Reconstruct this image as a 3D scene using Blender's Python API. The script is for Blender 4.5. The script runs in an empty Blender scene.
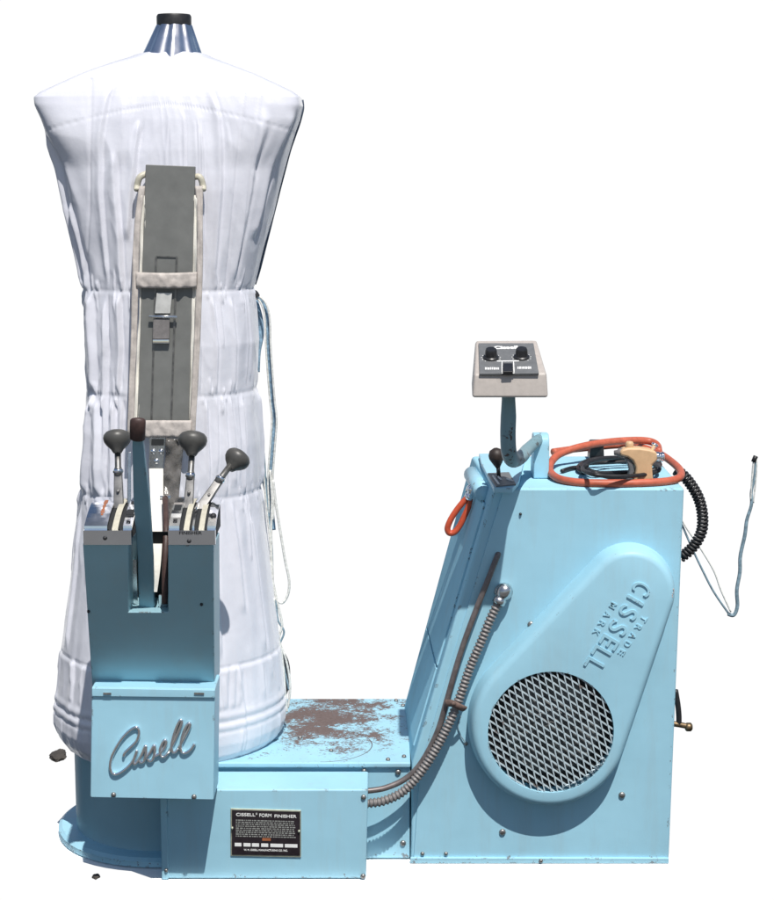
import bpy, bmesh, math, random
from mathutils import Vector, Matrix, noise
random.seed(7)
scene = bpy.context.scene
C = scene.collection

# ------------------------------------------------------------------ camera
F, CX, CY = 1750.0, 387.0, 450.0
PITCH = math.radians(9.3)
CAM = Vector((0.0, -3.6, 1.45))
FWD = Vector((0, math.cos(PITCH), -math.sin(PITCH)))
UP = Vector((0, math.sin(PITCH), math.cos(PITCH)))
cam = bpy.data.cameras.new('camera')
cam.sensor_fit = 'VERTICAL'; cam.sensor_height = 36.0; cam.lens = F / 900 * 36
cam.clip_start = 0.05; cam.clip_end = 500
co = bpy.data.objects.new('camera', cam); C.objects.link(co)
co.location = CAM; co.rotation_euler = (math.radians(90) - PITCH, 0, 0)
scene.camera = co

def ray(px, py):
    return FWD + Vector(((px - CX) / F, 0, 0)) + UP * ((CY - py) / F)
def P(px, py, Y):                      # survey point on the upright plane at depth Y
    d = ray(px, py); t = (Y - CAM.y) / d.y
    return CAM + d * t
def PZ(px, py, Z):                     # on a level plane
    d = ray(px, py); t = (Z - CAM.z) / d.z
    return CAM + d * t
def PN(px, py, p0, n):                 # on any plane
    d = ray(px, py); t = (p0 - CAM).dot(n) / d.dot(n)
    return CAM + d * t
def scale_at(p):                       # metres per survey pixel at a point
    return (p - CAM).dot(FWD) / F

# ------------------------------------------------------------------ materials
def new_mat(name):
    m = bpy.data.materials.new(name); m.use_nodes = True
    return m, m.node_tree, m.node_tree.nodes['Principled BSDF']
def N(t, kind, **kw):
    n = t.nodes.new(kind)
    for k, v in kw.items(): setattr(n, k, v)
    return n
def noise_node(t, scale, detail=4, rough=.55, vec=None):
    n = N(t, 'ShaderNodeTexNoise'); n.inputs['Scale'].default_value = scale
    n.inputs['Detail'].default_value = detail; n.inputs['Roughness'].default_value = rough
    if vec: t.links.new(vec, n.inputs['Vector'])
    return n
def ramp(t, fac, stops):
    r = N(t, 'ShaderNodeValToRGB'); els = r.color_ramp.elements
    while len(els) > len(stops): els.remove(els[-1])
    while len(els) < len(stops): els.new(1)
    for e, (p, c) in zip(els, stops):
        e.position = p; e.color = (c[0], c[1], c[2], 1) if isinstance(c, tuple) else (c, c, c, 1)
    t.links.new(fac, r.inputs['Fac']); return r
def mix(t, fac, a, b, mode='MIX'):
    m = N(t, 'ShaderNodeMix', data_type='RGBA', blend_type=mode)
    for s, v in ((m.inputs[0], fac), (m.inputs[6], a), (m.inputs[7], b)):
        if hasattr(v, 'is_linked'): t.links.new(v, s)
        elif isinstance(v, tuple): s.default_value = (*v, 1)
        else: s.default_value = v
    return m.outputs[2]
def mathn(t, op, a, b=None):
    m = N(t, 'ShaderNodeMath', operation=op)
    for s, v in ((m.inputs[0], a), (m.inputs[1], b)):
        if v is None: continue
        if hasattr(v, 'is_linked'): t.links.new(v, s)
        else: s.default_value = v
    return m.outputs[0]
def bump(t, bsdf, h, strength, dist=.002):
    b = N(t, 'ShaderNodeBump'); b.inputs['Strength'].default_value = strength
    b.inputs['Distance'].default_value = dist
    t.links.new(h, b.inputs['Height']); t.links.new(b.outputs[0], bsdf.inputs['Normal'])

def simple(name, col, rough=.5, metal=0, var=.12, scale=40, bmp=.0, spec=.5, coat=0):
    m, t, b = new_mat(name)
    tc = N(t, 'ShaderNodeTexCoord').outputs['Object']
    n = noise_node(t, scale, 5, .6, tc)
    lo = tuple(c * (1 - var) for c in col); hi = tuple(min(1, c * (1 + var)) for c in col)
    r = ramp(t, n.outputs['Fac'], [(.3, lo), (.7, hi)])
    t.links.new(r.outputs[0], b.inputs['Base Color'])
    rr = ramp(t, n.outputs['Fac'], [(.3, rough * .85), (.7, min(1, rough * 1.15))])
    t.links.new(rr.outputs[0], b.inputs['Roughness'])
    b.inputs['Metallic'].default_value = metal
    b.inputs['Specular IOR Level'].default_value = spec
    b.inputs['Coat Weight'].default_value = coat
    if bmp: bump(t, b, n.outputs['Fac'], bmp)
    return m

PAINT = (.355, .63, .76)
def paint(name, col=PAINT, chips=.0, rough=.42, rust_at=None, gloss=.28):
    m, t, b = new_mat(name)
    tc = N(t, 'ShaderNodeTexCoord').outputs['Object']
    big = noise_node(t, 3.2, 4, .6, tc)
    base = ramp(t, big.outputs['Fac'], [(.25, tuple(c * .87 for c in col)), (.75, tuple(min(1, c * 1.06) for c in col))]).outputs[0]
    # faint streaky grime
    mp = N(t, 'ShaderNodeMapping'); mp.inputs['Scale'].default_value = (26, 26, 3.5); t.links.new(tc, mp.inputs['Vector'])
    st = noise_node(t, 1.0, 5, .65, mp.outputs[0])
    g = ramp(t, st.outputs['Fac'], [(.50, 0.0), (.8, .30)])
    base = mix(t, g.outputs[0], base, (.34, .42, .43))
    # chips and scuffs
    n1 = noise_node(t, 55, 6, .7, tc); n2 = noise_node(t, 7, 3, .6, tc)
    s = mathn(t, 'ADD', n1.outputs['Fac'], mathn(t, 'MULTIPLY', n2.outputs['Fac'], .5))
    ch = ramp(t, s, [(1.075 - chips, 0.0), (1.09 - chips, 1.0)])
    base = mix(t, ch.outputs[0], base, (.085, .062, .055))
    bv = N(t, 'ShaderNodeBevel', samples=4); bv.inputs['Radius'].default_value = .006
    gn = N(t, 'ShaderNodeNewGeometry')
    dt = N(t, 'ShaderNodeVectorMath', operation='DOT_PRODUCT'); t.links.new(bv.outputs[0], dt.inputs[0]); t.links.new(gn.outputs['True Normal'], dt.inputs[1])
    ed = mathn(t, 'SUBTRACT', 1.0, dt.outputs['Value'])
    en = noise_node(t, 32, 6, .75, tc)
    ew = mathn(t, 'MULTIPLY', mathn(t, 'GREATER_THAN', ed, .035), mathn(t, 'GREATER_THAN', en.outputs['Fac'], .60))
    sxz = N(t, 'ShaderNodeSeparateXYZ'); t.links.new(tc, sxz.inputs[0])
    low = mathn(t, 'MULTIPLY', mathn(t, 'LESS_THAN', sxz.outputs[2], mathn(t, 'MULTIPLY', en.outputs['Fac'], .03)), mathn(t, 'GREATER_THAN', n1.outputs['Fac'], .60))
    base = mix(t, mathn(t, 'MULTIPLY', low, .7), base, (.16, .10, .08))
    base = mix(t, ew, base, (.13, .085, .07))
    rf = ramp(t, big.outputs['Fac'], [(.3, rough * .85), (.7, rough * 1.2)]).outputs[0]
    if rust_at:
        geo = N(t, 'ShaderNodeVectorMath', operation='SUBTRACT'); t.links.new(tc, geo.inputs[0]); geo.inputs[1].default_value = rust_at[0]
        sc = N(t, 'ShaderNodeVectorMath', operation='MULTIPLY'); t.links.new(geo.outputs[0], sc.inputs[0]); sc.inputs[1].default_value = rust_at[1]
        ln = N(t, 'ShaderNodeVectorMath', operation='LENGTH'); t.links.new(sc.outputs[0], ln.inputs[0])
        mps = N(t, 'ShaderNodeMapping'); mps.inputs['Scale'].default_value = (1, 1.6, 1); mps.inputs['Rotation'].default_value = (0, 0, .5); t.links.new(tc, mps.inputs['Vector'])
        f1 = noise_node(t, 130, 8, .78, mps.outputs[0]); f2 = noise_node(t, 16, 5, .7, tc)
        v = mathn(t, 'ADD', mathn(t, 'MULTIPLY', f1.outputs['Fac'], .75), mathn(t, 'MULTIPLY', f2.outputs['Fac'], .75))
        v = mathn(t, 'SUBTRACT', v, mathn(t, 'MULTIPLY', ln.outputs['Value'], .30))
        v = mathn(t, 'MAXIMUM', v, mathn(t, 'ADD', mathn(t, 'MULTIPLY', noise_node(t, 150, 6, .8, mps.outputs[0]).outputs['Fac'], .62), mathn(t, 'MULTIPLY', noise_node(t, 9, 3, .6, tc).outputs['Fac'], .34)))
        rm = ramp(t, v, [(.572, 0.0), (.612, 1.0)]).outputs[0]
        rc = ramp(t, f1.outputs['Fac'], [(.3, (.088, .064, .058)), (.7, (.195, .15, .142))]).outputs[0]
        base = mix(t, rm, base, rc)
        rf = mix(t, rm, rf, (.8, .8, .8))
        # a worn ring scratch where a machine foot has been dragged round
        gv = N(t, 'ShaderNodeVectorMath', operation='SUBTRACT'); t.links.new(tc, gv.inputs[0]); gv.inputs[1].default_value = rust_at[2]
        fl = N(t, 'ShaderNodeVectorMath', operation='MULTIPLY'); t.links.new(gv.outputs[0], fl.inputs[0]); fl.inputs[1].default_value = (1, 1, 0)
        l2 = N(t, 'ShaderNodeVectorMath', operation='LENGTH'); t.links.new(fl.outputs[0], l2.inputs[0])
        d = mathn(t, 'ABSOLUTE', mathn(t, 'SUBTRACT', l2.outputs['Value'], rust_at[3]))
        wob = mathn(t, 'MULTIPLY', f2.outputs['Fac'], .0022)
        k = mathn(t, 'LESS_THAN', d, wob)
        sx = N(t, 'ShaderNodeSeparateXYZ'); t.links.new(gv.outputs[0], sx.inputs[0])
        k = mathn(t, 'MULTIPLY', k, mathn(t, 'GREATER_THAN', sx.outputs[0], .0))
        base = mix(t, k, base, (.11, .09, .085))
    t.links.new(base, b.inputs['Base Color']); t.links.new(rf, b.inputs['Roughness'])
    b.inputs['Specular IOR Level'].default_value = gloss
    pe = noise_node(t, 420, 2, .5, tc)
    hm = mathn(t, 'ADD', mathn(t, 'MULTIPLY', pe.outputs['Fac'], .08), mathn(t, 'MULTIPLY', big.outputs['Fac'], 3.5))
    bump(t, b, hm, .25, .003)
    return m

M = {}
M['paint'] = paint('blue_paint', chips=.03)
M['paint_chalky'] = paint('chalky_blue_paint', rough=.8, gloss=0)
M['paint_worn'] = paint('worn_blue_paint', chips=.055)
M['paint_shaded'] = paint('blue_paint_shaded', (.315, .52, .595), chips=.03)  # same blue paint with shade worked into the colour, for drum and housing
M['chrome'] = simple('chrome', (.93, .94, .96), .08, 1, .04, 30)
M['chrome_dull'] = simple('dull_chrome', (.62, .62, .62), .28, 1, .15, 60)
M['steel'] = simple('grey_steel', (.20, .195, .185), .42, .75, .3, 70, .15)
M['bright_steel'] = simple('bright_steel', (.66, .65, .62), .35, .3, .12, 60)
M['lever_steel'] = simple('lever_steel', (.19, .187, .183), .35, .6, .2, 70)
M['zinc'] = simple('bolt_zinc', (.30, .29, .28), .4, .8, .3, 200)
M['knob'] = simple('grey_knob_plastic', (.075, .073, .068), .42, 0, .12, 60, .05)
M['black'] = simple('black_rubber', (.018, .018, .02), .5, 0, .3, 80, .1)
M['black_plastic'] = simple('black_plastic', (.022, .022, .024), .35, 0, .2, 80)
M['dark'] = simple('dark_interior', (.02, .022, .024), .8, 0, .3, 30)
M['motor'] = simple('dusty_motor', (.11, .115, .115), .7, 0, .6, 26, .3)
M['orange_hose'] = simple('orange_hose_rubber', (.50, .115, .062), .5, 0, .18, 45, .1)
M['orange_grip'] = simple('orange_grip_rubber', (.55, .085, .035), .38, 0, .2, 50)
M['tan'] = simple('tan_plastic', (.66, .43, .24), .5, 0, .08, 60, .05)
M['beige'] = simple('beige_plastic', (.47, .425, .39), .5, 0, .06, 90, .1)
M['facegrey'] = simple('faceplate_grey', (.15, .155, .16), .5, 0, .08, 90)
M['white_ink'] = simple('white_ink', (.82, .82, .80), .6, 0, .04, 90)
M['paddle'] = simple('paddle_grey_paint', (.172, .175, .166), .45, 0, .10, 28, .1)
M['strap'] = simple('soiled_beige_webbing', (.50, .455, .42), .85, 0, .24, 55, .4)
M['tape_white'] = simple('white_cotton_tape', (.78, .76, .70), .85, 0, .06, 80, .3)
M['cream'] = simple('cream_guide_strip', (.55, .52, .42), .5, 0, .12, 60)
M['binding'] = simple('dark_blue_binding', (.07, .10, .15), .8, 0, .3, 90)
M['boot'] = simple('dark_rubber_boot', (.035, .024, .02), .55, 0, .3, 70)
M['brown'] = simple('brown_leather_grip', (.058, .032, .028), .5, 0, .35, 70, .3)
M['teal_arm'] = paint('arm_teal_paint', (.195, .355, .43), chips=.09)
M['post'] = paint('post_worn_paint', (.20, .325, .365), chips=.21)
M['conduit'] = simple('grey_conduit_metal', (.22, .205, .20), .55, .25, .2, 90)
M['pipe'] = simple('brown_pipe', (.165, .142, .138), .45, .4, .3, 60)
M['rustclamp'] = simple('rusty_clamp', (.17, .115, .095), .7, .3, .4, 90, .3)
M['brass'] = simple('tarnished_brass', (.20, .14, .08), .45, .8, .4, 90)
M['blue_cord'] = simple('blue_woven_tape', (.24, .37, .48), .85, 0, .45, 130, .5)
M['white_cord'] = simple('white_cotton_cord', (.72, .72, .68), .85, 0, .25, 150, .5)
M['wire'] = simple('grey_blue_wire', (.22, .32, .38), .6, .0, .4, 110)
M['plate_black'] = simple('nameplate_black', (.022, .016, .020), .35, 0, .2, 90)
M['plate_rim'] = simple('nameplate_rim', (.50, .52, .42), .4, .6, .15, 90)
M['plate_text'] = simple('nameplate_small_print', (.30, .31, .29), .5, 0, .15, 90)
M['rust_red'] = simple('stamp_red', (.35, .12, .05), .5, 0, .15, 90)
M['scuff'] = simple('pink_primer_scuff', (.58, .42, .38), .7, 0, .3, 120)
M['shadow_lump'] = simple('dark_shadow_lump', (.055, .048, .042), .9, 0, .4, 60, .6)  # dark tone standing in for leftover cast shadow

def clear_plastic():
    m, t, b = new_mat('smoky_clear_plastic')
    tc = N(t, 'ShaderNodeTexCoord').outputs['Object']
    n = noise_node(t, 45, 5, .6, tc)
    r = ramp(t, n.outputs['Fac'], [(.3, (.09, .085, .075)), (.7, (.22, .205, .19))])
    t.links.new(r.outputs[0], b.inputs['Base Color'])
    b.inputs['Roughness'].default_value = .18; b.inputs['Alpha'].default_value = .72
    bump(t, b, n.outputs['Fac'], .6, .004)
    return m
M['film'] = clear_plastic()

def cloth():
    m, t, b = new_mat('white_satin_cloth')
    tc = N(t, 'ShaderNodeTexCoord').outputs['Object']
    n = noise_node(t, 9, 4, .55, tc)
    mp = N(t, 'ShaderNodeMapping'); mp.inputs['Scale'].default_value = (34, 34, 7); t.links.new(tc, mp.inputs['Vector'])
    n2 = noise_node(t, 1, 3, .5, mp.outputs[0])
    col = ramp(t, n.outputs['Fac'], [(.3, (.70, .705, .775)), (.7, (.77, .775, .84))])
    t.links.new(col.outputs[0], b.inputs['Base Color'])
    b.inputs['Roughness'].default_value = .28
    b.inputs['Specular IOR Level'].default_value = .6
    b.inputs['Sheen Weight'].default_value = .25
    mr = N(t, 'ShaderNodeMapping'); mr.inputs['Scale'].default_value = (17, 17, 6.5); mr.inputs['Rotation'].default_value = (.12, .1, 0); t.links.new(tc, mr.inputs['Vector'])
    rg = N(t, 'ShaderNodeTexNoise'); rg.noise_type = 'RIDGED_MULTIFRACTAL'; rg.inputs['Scale'].default_value = 1.0; rg.inputs['Detail'].default_value = 3; rg.inputs['Distortion'].default_value = .6; t.links.new(mr.outputs[0], rg.inputs['Vector'])
    w = noise_node(t, 900, 1, .5, tc)
    h = mathn(t, 'ADD', mathn(t, 'ADD', n.outputs['Fac'], mathn(t, 'MULTIPLY', n2.outputs['Fac'], .25)), mathn(t, 'ADD', mathn(t, 'MULTIPLY', w.outputs['Fac'], .05), mathn(t, 'MULTIPLY', rg.outputs['Fac'], .22)))
    bump(t, b, h, .35, .008)
    return m
M['cloth'] = cloth()

# ------------------------------------------------------------------ building helpers
ROOT_LOC = {}
def finish(bm, smooth):
    bmesh.ops.recalc_face_normals(bm, faces=bm.faces)
    if smooth:
        for f in bm.faces: f.smooth = True
def origin_of(parent):
    p = parent
    while p.parent: p = p.parent
    return ROOT_LOC.get(p.name, Vector())
def obj(name, bm, mat, parent=None, smooth=False, bevel=0, label=None, at=None, mats=None):
    off = origin_of(parent) if parent else (at or Vector())
    bmesh.ops.translate(bm, vec=-off, verts=bm.verts)
    finish(bm, smooth)
    me = bpy.data.meshes.new(name); bm.to_mesh(me); bm.free()
    me.materials.append(M[mat])
    for x in (mats or []): me.materials.append(M[x])
    o = bpy.data.objects.new(name, me); C.objects.link(o)
    if parent: o.parent = parent
    else: o.location = off; ROOT_LOC[o.name] = off
    if bevel:
        md = o.modifiers.new('bevel', 'BEVEL'); md.width = bevel; md.segments = 2; md.limit_method = 'ANGLE'; md.angle_limit = .6
        for p in me.polygons: p.use_smooth = True
        wn = o.modifiers.new('normals', 'WEIGHTED_NORMAL'); wn.keep_sharp = False
    if label: o['label'] = label
    return o
def thing(name, label, cat, loc, group=None):
    o = bpy.data.objects.new(name, None); C.objects.link(o); o.location = loc; o.empty_display_size = .1
    o['label'] = label; o['category'] = cat
    if group: o['group'] = group
    ROOT_LOC[o.name] = Vector(loc); return o
def tag(o, label, cat, group=None):
    o['label'] = label; o['category'] = cat
    if group: o['group'] = group
    return o

def BM(): return bmesh.new()
def prism(bm, front, vec):
    """front outline pushed back along vec"""
    a = [bm.verts.new(p) for p in front]; b = [bm.verts.new(p + vec) for p in front]
    n = len(a)
    bm.faces.new(a); bm.faces.new(b[::-1])
    for i in range(n): bm.faces.new((a[i], b[i], b[(i + 1) % n], a[(i + 1) % n]))
def hexa(bm, p):
    v = [bm.verts.new(x) for x in p]
    for f in ((0, 1, 2, 3), (4, 7, 6, 5), (0, 4, 5, 1), (1, 5, 6, 2), (2, 6, 7, 3), (3, 7, 4, 0)):
        bm.faces.new([v[i] for i in f])
def box(bm, c, s, rot=None):
    pts = []
    for z in (-1, 1):
        for x, y in ((-1, -1), (1, -1), (1, 1), (-1, 1)):
            q = Vector((x * s[0] / 2, y * s[1] / 2, z * s[2] / 2))
            pts.append((rot @ q if rot else q) + Vector(c))
    hexa(bm, pts)
def smooth_path(pts, n=8):
    pts = [Vector(p) for p in pts]
    if len(pts) < 3: return pts
    out = []
    for i in range(len(pts) - 1):
        p0 = pts[max(i - 1, 0)]; p1 = pts[i]; p2 = pts[i + 1]; p3 = pts[min(i + 2, len(pts) - 1)]
        for k in range(n):
            t = k / n
            out.append(.5 * ((2 * p1) + (p2 - p0) * t + (2 * p0 - 5 * p1 + 4 * p2 - p3) * t * t + (3 * p1 - p0 - 3 * p2 + p3) * t ** 3))
    out.append(pts[-1]); return out
def frames(path):
    fr = []; up = None
    for i, p in enumerate(path):
        d = (path[min(i + 1, len(path) - 1)] - path[max(i - 1, 0)])
        d = d.normalized() if d.length > 1e-9 else Vector((0, 0, 1))
        if up is None:
            up = Vector((0, -1, 0)) if abs(d.y) < .8 else Vector((0, 0, 1))
        up = up - d * up.dot(d)
        up = up.normalized() if up.length > 1e-6 else d.orthogonal().normalized()
        fr.append((p, d, up, d.cross(up)))
    return fr
def tube(bm, pts, r, seg=10, n=8, smooth=True, flat=1.0, closed=False):
    path = smooth_path(pts, n) if smooth else [Vector(p) for p in pts]
    fr = frames(path); rings = []
    for i, (p, d, u, s) in enumerate(fr):
        t = i / max(1, len(fr) - 1)
        rr = r(t) if callable(r) else r
        rings.append([bm.verts.new(p + (s * math.cos(a) + u * math.sin(a) * flat) * rr) for a in [2 * math.pi * k / seg for k in range(seg)]])
    for a, b in zip(rings, rings[1:]):
        for k in range(seg): bm.faces.new((a[k], a[(k + 1) % seg], b[(k + 1) % seg], b[k]))
    bm.faces.new(rings[0][::-1]); bm.faces.new(rings[-1])
def lathe(bm, base, axis, prof, seg=24):
    """prof: (radius, height along axis)"""
    ax = Vector(axis).normalized(); u = ax.orthogonal().normalized(); v = ax.cross(u); rings = []
    for r, h in prof:
        rings.append([bm.verts.new(Vector(base) + ax * h + (u * math.cos(a) + v * math.sin(a)) * max(r, 1e-4)) for a in [2 * math.pi * k / seg for k in range(seg)]])
    for a, b in zip(rings, rings[1:]):
        for k in range(seg): bm.faces.new((a[k], a[(k + 1) % seg], b[(k + 1) % seg], b[k]))
    bm.faces.new(rings[0][::-1]); bm.faces.new(rings[-1])
def bolt(name, c, parent, r=.0065, axis=(0, -1, 0), mat='zinc'):
    bm = BM(); lathe(bm, c, axis, [(r, -.002), (r, .001), (r * .85, .0035), (r * .5, .0048), (.0004, .005)], 12)
    return obj(name, bm, mat, parent, True)
def text_bm(s, size, bold=0.0, depth=.001):
    cu = bpy.data.curves.new('t', 'FONT'); cu.body = s; cu.size = size; cu.extrude = depth; cu.offset = bold
    cu.align_x = 'CENTER'; cu.align_y = 'CENTER'
    o = bpy.data.objects.new('t', cu); C.objects.link(o)
    dg = bpy.context.evaluated_depsgraph_get(); dg.update()
    me = bpy.data.meshes.new_from_object(o.evaluated_get(dg))
    bm = BM(); bm.from_mesh(me)
    bpy.data.objects.remove(o); bpy.data.curves.remove(cu); bpy.data.meshes.remove(me)
    return bm
def add_text(dst, s, size, origin, xdir, ydir, width=None, bold=0.0, depth=.001):
    t = text_bm(s, size, bold, depth)
    xs = [v.co.x for v in t.verts]; w = max(xs) - min(xs); cx = (max(xs) + min(xs)) / 2
    ys = [v.co.y for v in t.verts]; cy = (max(ys) + min(ys)) / 2
    k = (width / w) if width else 1
    xd = Vector(xdir).normalized(); yd = Vector(ydir).normalized(); zd = xd.cross(yd)
    mp = {}
    for v in t.verts: mp[v] = dst.verts.new(origin + xd * (v.co.x - cx) * k + yd * (v.co.y - cy) + zd * v.co.z)
    for f in t.faces:
        try: dst.faces.new([mp[v] for v in f.verts])
        except ValueError: pass
    t.free()

# ------------------------------------------------------------------ world, sun, setting
SUN = Vector((.31, -1.0, 1.9)).normalized()
elev = math.asin(SUN.z)
w = bpy.data.worlds.new('World'); scene.world = w; w.use_nodes = True
wt = w.node_tree; bg = wt.nodes['Background']
sky = wt.nodes.new('ShaderNodeTexSky'); sky.sky_type = 'NISHITA'; sky.sun_disc = False
sky.sun_elevation = elev; sky.sun_rotation = math.atan2(SUN.x, SUN.y); sky.air_density = 1.0; sky.dust_density = 1.0
wt.links.new(sky.outputs[0], bg.inputs[0]); bg.inputs[1].default_value = .085
sl = bpy.data.lights.new('sun', 'SUN'); sl.energy = 5.0; sl.angle = math.radians(.5); sl.color = (1, .965, .91)
so = bpy.data.objects.new('sun', sl); C.objects.link(so); so.rotation_euler = (-SUN).to_track_quat('-Z', 'Y').to_euler()
so.location = (2, -4, 8)
scene.view_settings.view_transform = 'Standard'; scene.view_settings.look = 'None'
EXPO = -.10; BACKDROP_WHITE = 1.03 / 2 ** EXPO
scene.view_settings.exposure = EXPO; scene.view_settings.gamma = 1

def mineral(name, lo, hi, scale):
    m, t, b = new_mat(name)
    tc = N(t, 'ShaderNodeTexCoord').outputs['Object']
    n = noise_node(t, scale, 6, .6, tc)
    t.links.new(ramp(t, n.outputs['Fac'], [(.3, lo), (.7, hi)]).outputs[0], b.inputs['Base Color'])
    b.inputs['Roughness'].default_value = .9; b.inputs['Specular IOR Level'].default_value = .1
    bump(t, b, n.outputs['Fac'], .15, .002)
    M[name] = m
mineral('white_pavement', .92, .96, 12)
mineral('unseen_dark_ground', .09, .14, 60)
def sheet(name, x0, y0, x1, y1, z, mat):
    bm = BM(); bm.faces.new([bm.verts.new(v) for v in ((x0, y0, z), (x1, y0, z), (x1, y1, z), (x0, y1, z))])
    o = obj(name, bm, mat); o['kind'] = 'structure'
sheet('ground', -40, -60, 40, -.45, -.004, 'unseen_dark_ground')  # dark sheet added out of view to keep the machine's shadows deep
# the white patch the machine stands on: its footprint and a little over
c0 = P(167, 828, .09); bm = BM(); pts = []
for k in range(25):
    a = math.radians(100 + 160 * k / 24); pts.append((c0.x + .25 * math.cos(a), .09 + .25 * math.sin(a)))
pts += [(-.455, -.215), (-.02, -.215), (-.02, -.123), (.60, -.123), (.60, .32), (c0.x, .345)]
bm.faces.new([bm.verts.new((x, y, 0)) for x, y in pts])
o = obj('pavement', bm, 'white_pavement'); o['kind'] = 'structure'

m = bpy.data.materials.new('white_backdrop'); m.use_nodes = True; t = m.node_tree  # glowing white backdrop added as a blank surround, above and below the horizon
t.nodes.remove(t.nodes['Principled BSDF'])
e = t.nodes.new('ShaderNodeEmission'); e.inputs[0].default_value = (1, 1, 1, 1); e.inputs[1].default_value = BACKDROP_WHITE
t.links.new(e.outputs[0], t.nodes['Material Output'].inputs[0]); M['sky'] = m
bm = BM(); prev = None
for i in range(25):
    a = math.radians(90 - 38 + 76 * i / 24); cur = []
    for j in range(19):
        el = math.radians(-36 + 50 * j / 18)
        cur.append(bm.verts.new((90 * math.cos(a) * math.cos(el), 90 * math.sin(a) * math.cos(el), 90 * math.sin(el))))
    if prev:
        for j in range(18): bm.faces.new((prev[j], cur[j], cur[j + 1], prev[j + 1]))
    prev = cur
o = obj('sky', bm, 'sky', smooth=True); o['kind'] = 'structure'

# ================================================================== THE MACHINE
mach = thing('form_finisher', 'pale blue garment steam finishing machine with lever column, belt cabinet and tall form', 'finisher', (0, 0, 0))
AX = .09                                            # depth of the form's axis
YF = -.108                                          # cabinet front plane

# ---- round base under the form
c0 = P(167, 828, AX); bx = c0.x
bm = BM(); lathe(bm, (bx, AX, 0), (0, 0, 1), [(.225, .0), (.236, .004), (.236, .016), (.228, .022), (.19, .024)], 72)
drum_flange_bm = bm
bm = BM(); lathe(bm, (bx, AX, 0), (0, 0, 1), [(.197, .018), (.197, .20), (.206, .206), (.206, .236), (.20, .24)], 72)
drum = obj('base_drum', bm, 'paint_shaded', mach, True)
md = drum.modifiers.new('edge', 'EDGE_SPLIT'); md.split_angle = .7
fl = obj('flange', drum_flange_bm, 'paint', drum, True); fl.modifiers.new('edge', 'EDGE_SPLIT').split_angle = .5
bm = BM(); lathe(bm, (bx, AX, .24), (0, 0, 1), [(.19, 0), (.215, .002), (.222, .012), (.222, .026), (.21, .03)], 72)
obj('bearing_ring', bm, 'dark', drum, True)

# ---- low platform joining form base and cabinet
ZP = P(390, 762, -.100).z
pl = [PZ(215, 763, ZP), PZ(410.5, 762, ZP), PZ(404.5, 698, ZP), PZ(240, 696, ZP)]
xl, xr, yf, yb = -.45, pl[1].x, -.100, pl[2].y
bm = BM(); prism(bm, [Vector((xl, yf + .004, 0.003)), Vector((xr - .001, yf + .004, 0.003)), Vector((xr - .001, yf + .004, ZP - .012)), Vector((xl, yf + .004, ZP - .012))], Vector((0, yb - yf - .02, 0)))
plat = obj('platform', bm, 'paint', mach, bevel=.003)
bm = BM(); prism(bm, [Vector((xl, yf - .004, ZP - .0118)), Vector((xr, yf - .004, ZP - .0118)), Vector((xr, yf - .004, ZP)), Vector((xl, yf - .004, ZP))], Vector((0, yb - yf, 0)))
rc = PZ(328, 716, ZP); sc_c = PZ(322, 745, ZP); sc_r = PZ(372, 745, ZP)
M['deck'] = paint('rusted_deck_paint', chips=.05, rust_at=(tuple(rc), (4.3, 3.0, 0), tuple(sc_c), (sc_r - sc_c).length))
deck = obj('deck_plate', bm, 'deck', plat, bevel=.003, label='blue deck plate with paint worn away to brown rust')
for px, py in ((300, 738), (331, 751), (388, 760), (404, 757), (403, 706), (396, 701)):
    bolt('screw', PZ(px, py, ZP + .0005), deck, .005, (0, 0, 1))
for px, py in ((403, 843), (398, 772)): bolt('bolt', P(px, py, yf + .004), plat)

# ---- terminal box in front of the platform
YB = -.20
tb = [P(208.5, 877, YB), P(366, 881, YB), P(368, 789.5, YB), P(217, 787.5, YB)]
tb = [P(166, 877, YB)] + tb[1:3] + [P(166, 787, YB)]
zb = tb[1].z; tb[0].z = zb
bm = BM(); prism(bm, [Vector((tb[0].x, YB, max(zb, .002))), Vector((tb[1].x, YB, max(zb, .002))), Vector((tb[2].x, YB, tb[2].z)), Vector((tb[3].x, YB, tb[2].z))], Vector((0, .094, .006)))
tbox = obj('terminal_box', bm, 'paint', mach, bevel=.004)
bm = BM(); q = [P(215.4, 789, YB - .0025), P(217.6, 789, YB - .0025), P(210.6, 877, YB - .0025), P(208.4, 877, YB - .0025)]
for px, py, r in ((363.5, 797, .0055), (363, 876, .0055), (364, 769.5, 0)):
    if r: bolt('bolt', P(px, py, YB), tbox, r)
bolt('bolt', PZ(364, 771, tb[2].z + .004), tbox, .005, (0, 0, 1))

# nameplate
np_c = [P(230.5, 856, YB - .003), P(301, 857.5, YB - .003), P(301, 810.5, YB - .003), P(230.5, 808.5, YB - .003)]
bm = BM(); prism(bm, np_c, Vector((0, .004, 0)))
plate = obj('nameplate', bm, 'plate_rim', mach, bevel=.0008)
def NPt(u, v, dy=0):                                     # u right 0..1, v down 0..1
    a = np_c[3].lerp(np_c[2], u); b2 = np_c[0].lerp(np_c[1], u); p = a.lerp(b2, v); p.y -= dy; return p
bm = BM(); prism(bm, [NPt(.02, .965, .0012), NPt(.985, .955, .0012), NPt(.985, .03, .0012), NPt(.02, .03, .0012)], Vector((0, .0018, 0)))
obj('black_field', bm, 'plate_black', plate)
xd = (np_c[1] - np_c[0]).normalized(); yd = Vector((0, 0, 1)); pw = (np_c[1] - np_c[0]).length
bm = BM()
add_text(bm, 'CISSELL', .0090, NPt(.215, .115, .0016), xd, yd, pw * .27, .0001, .0004)
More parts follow.
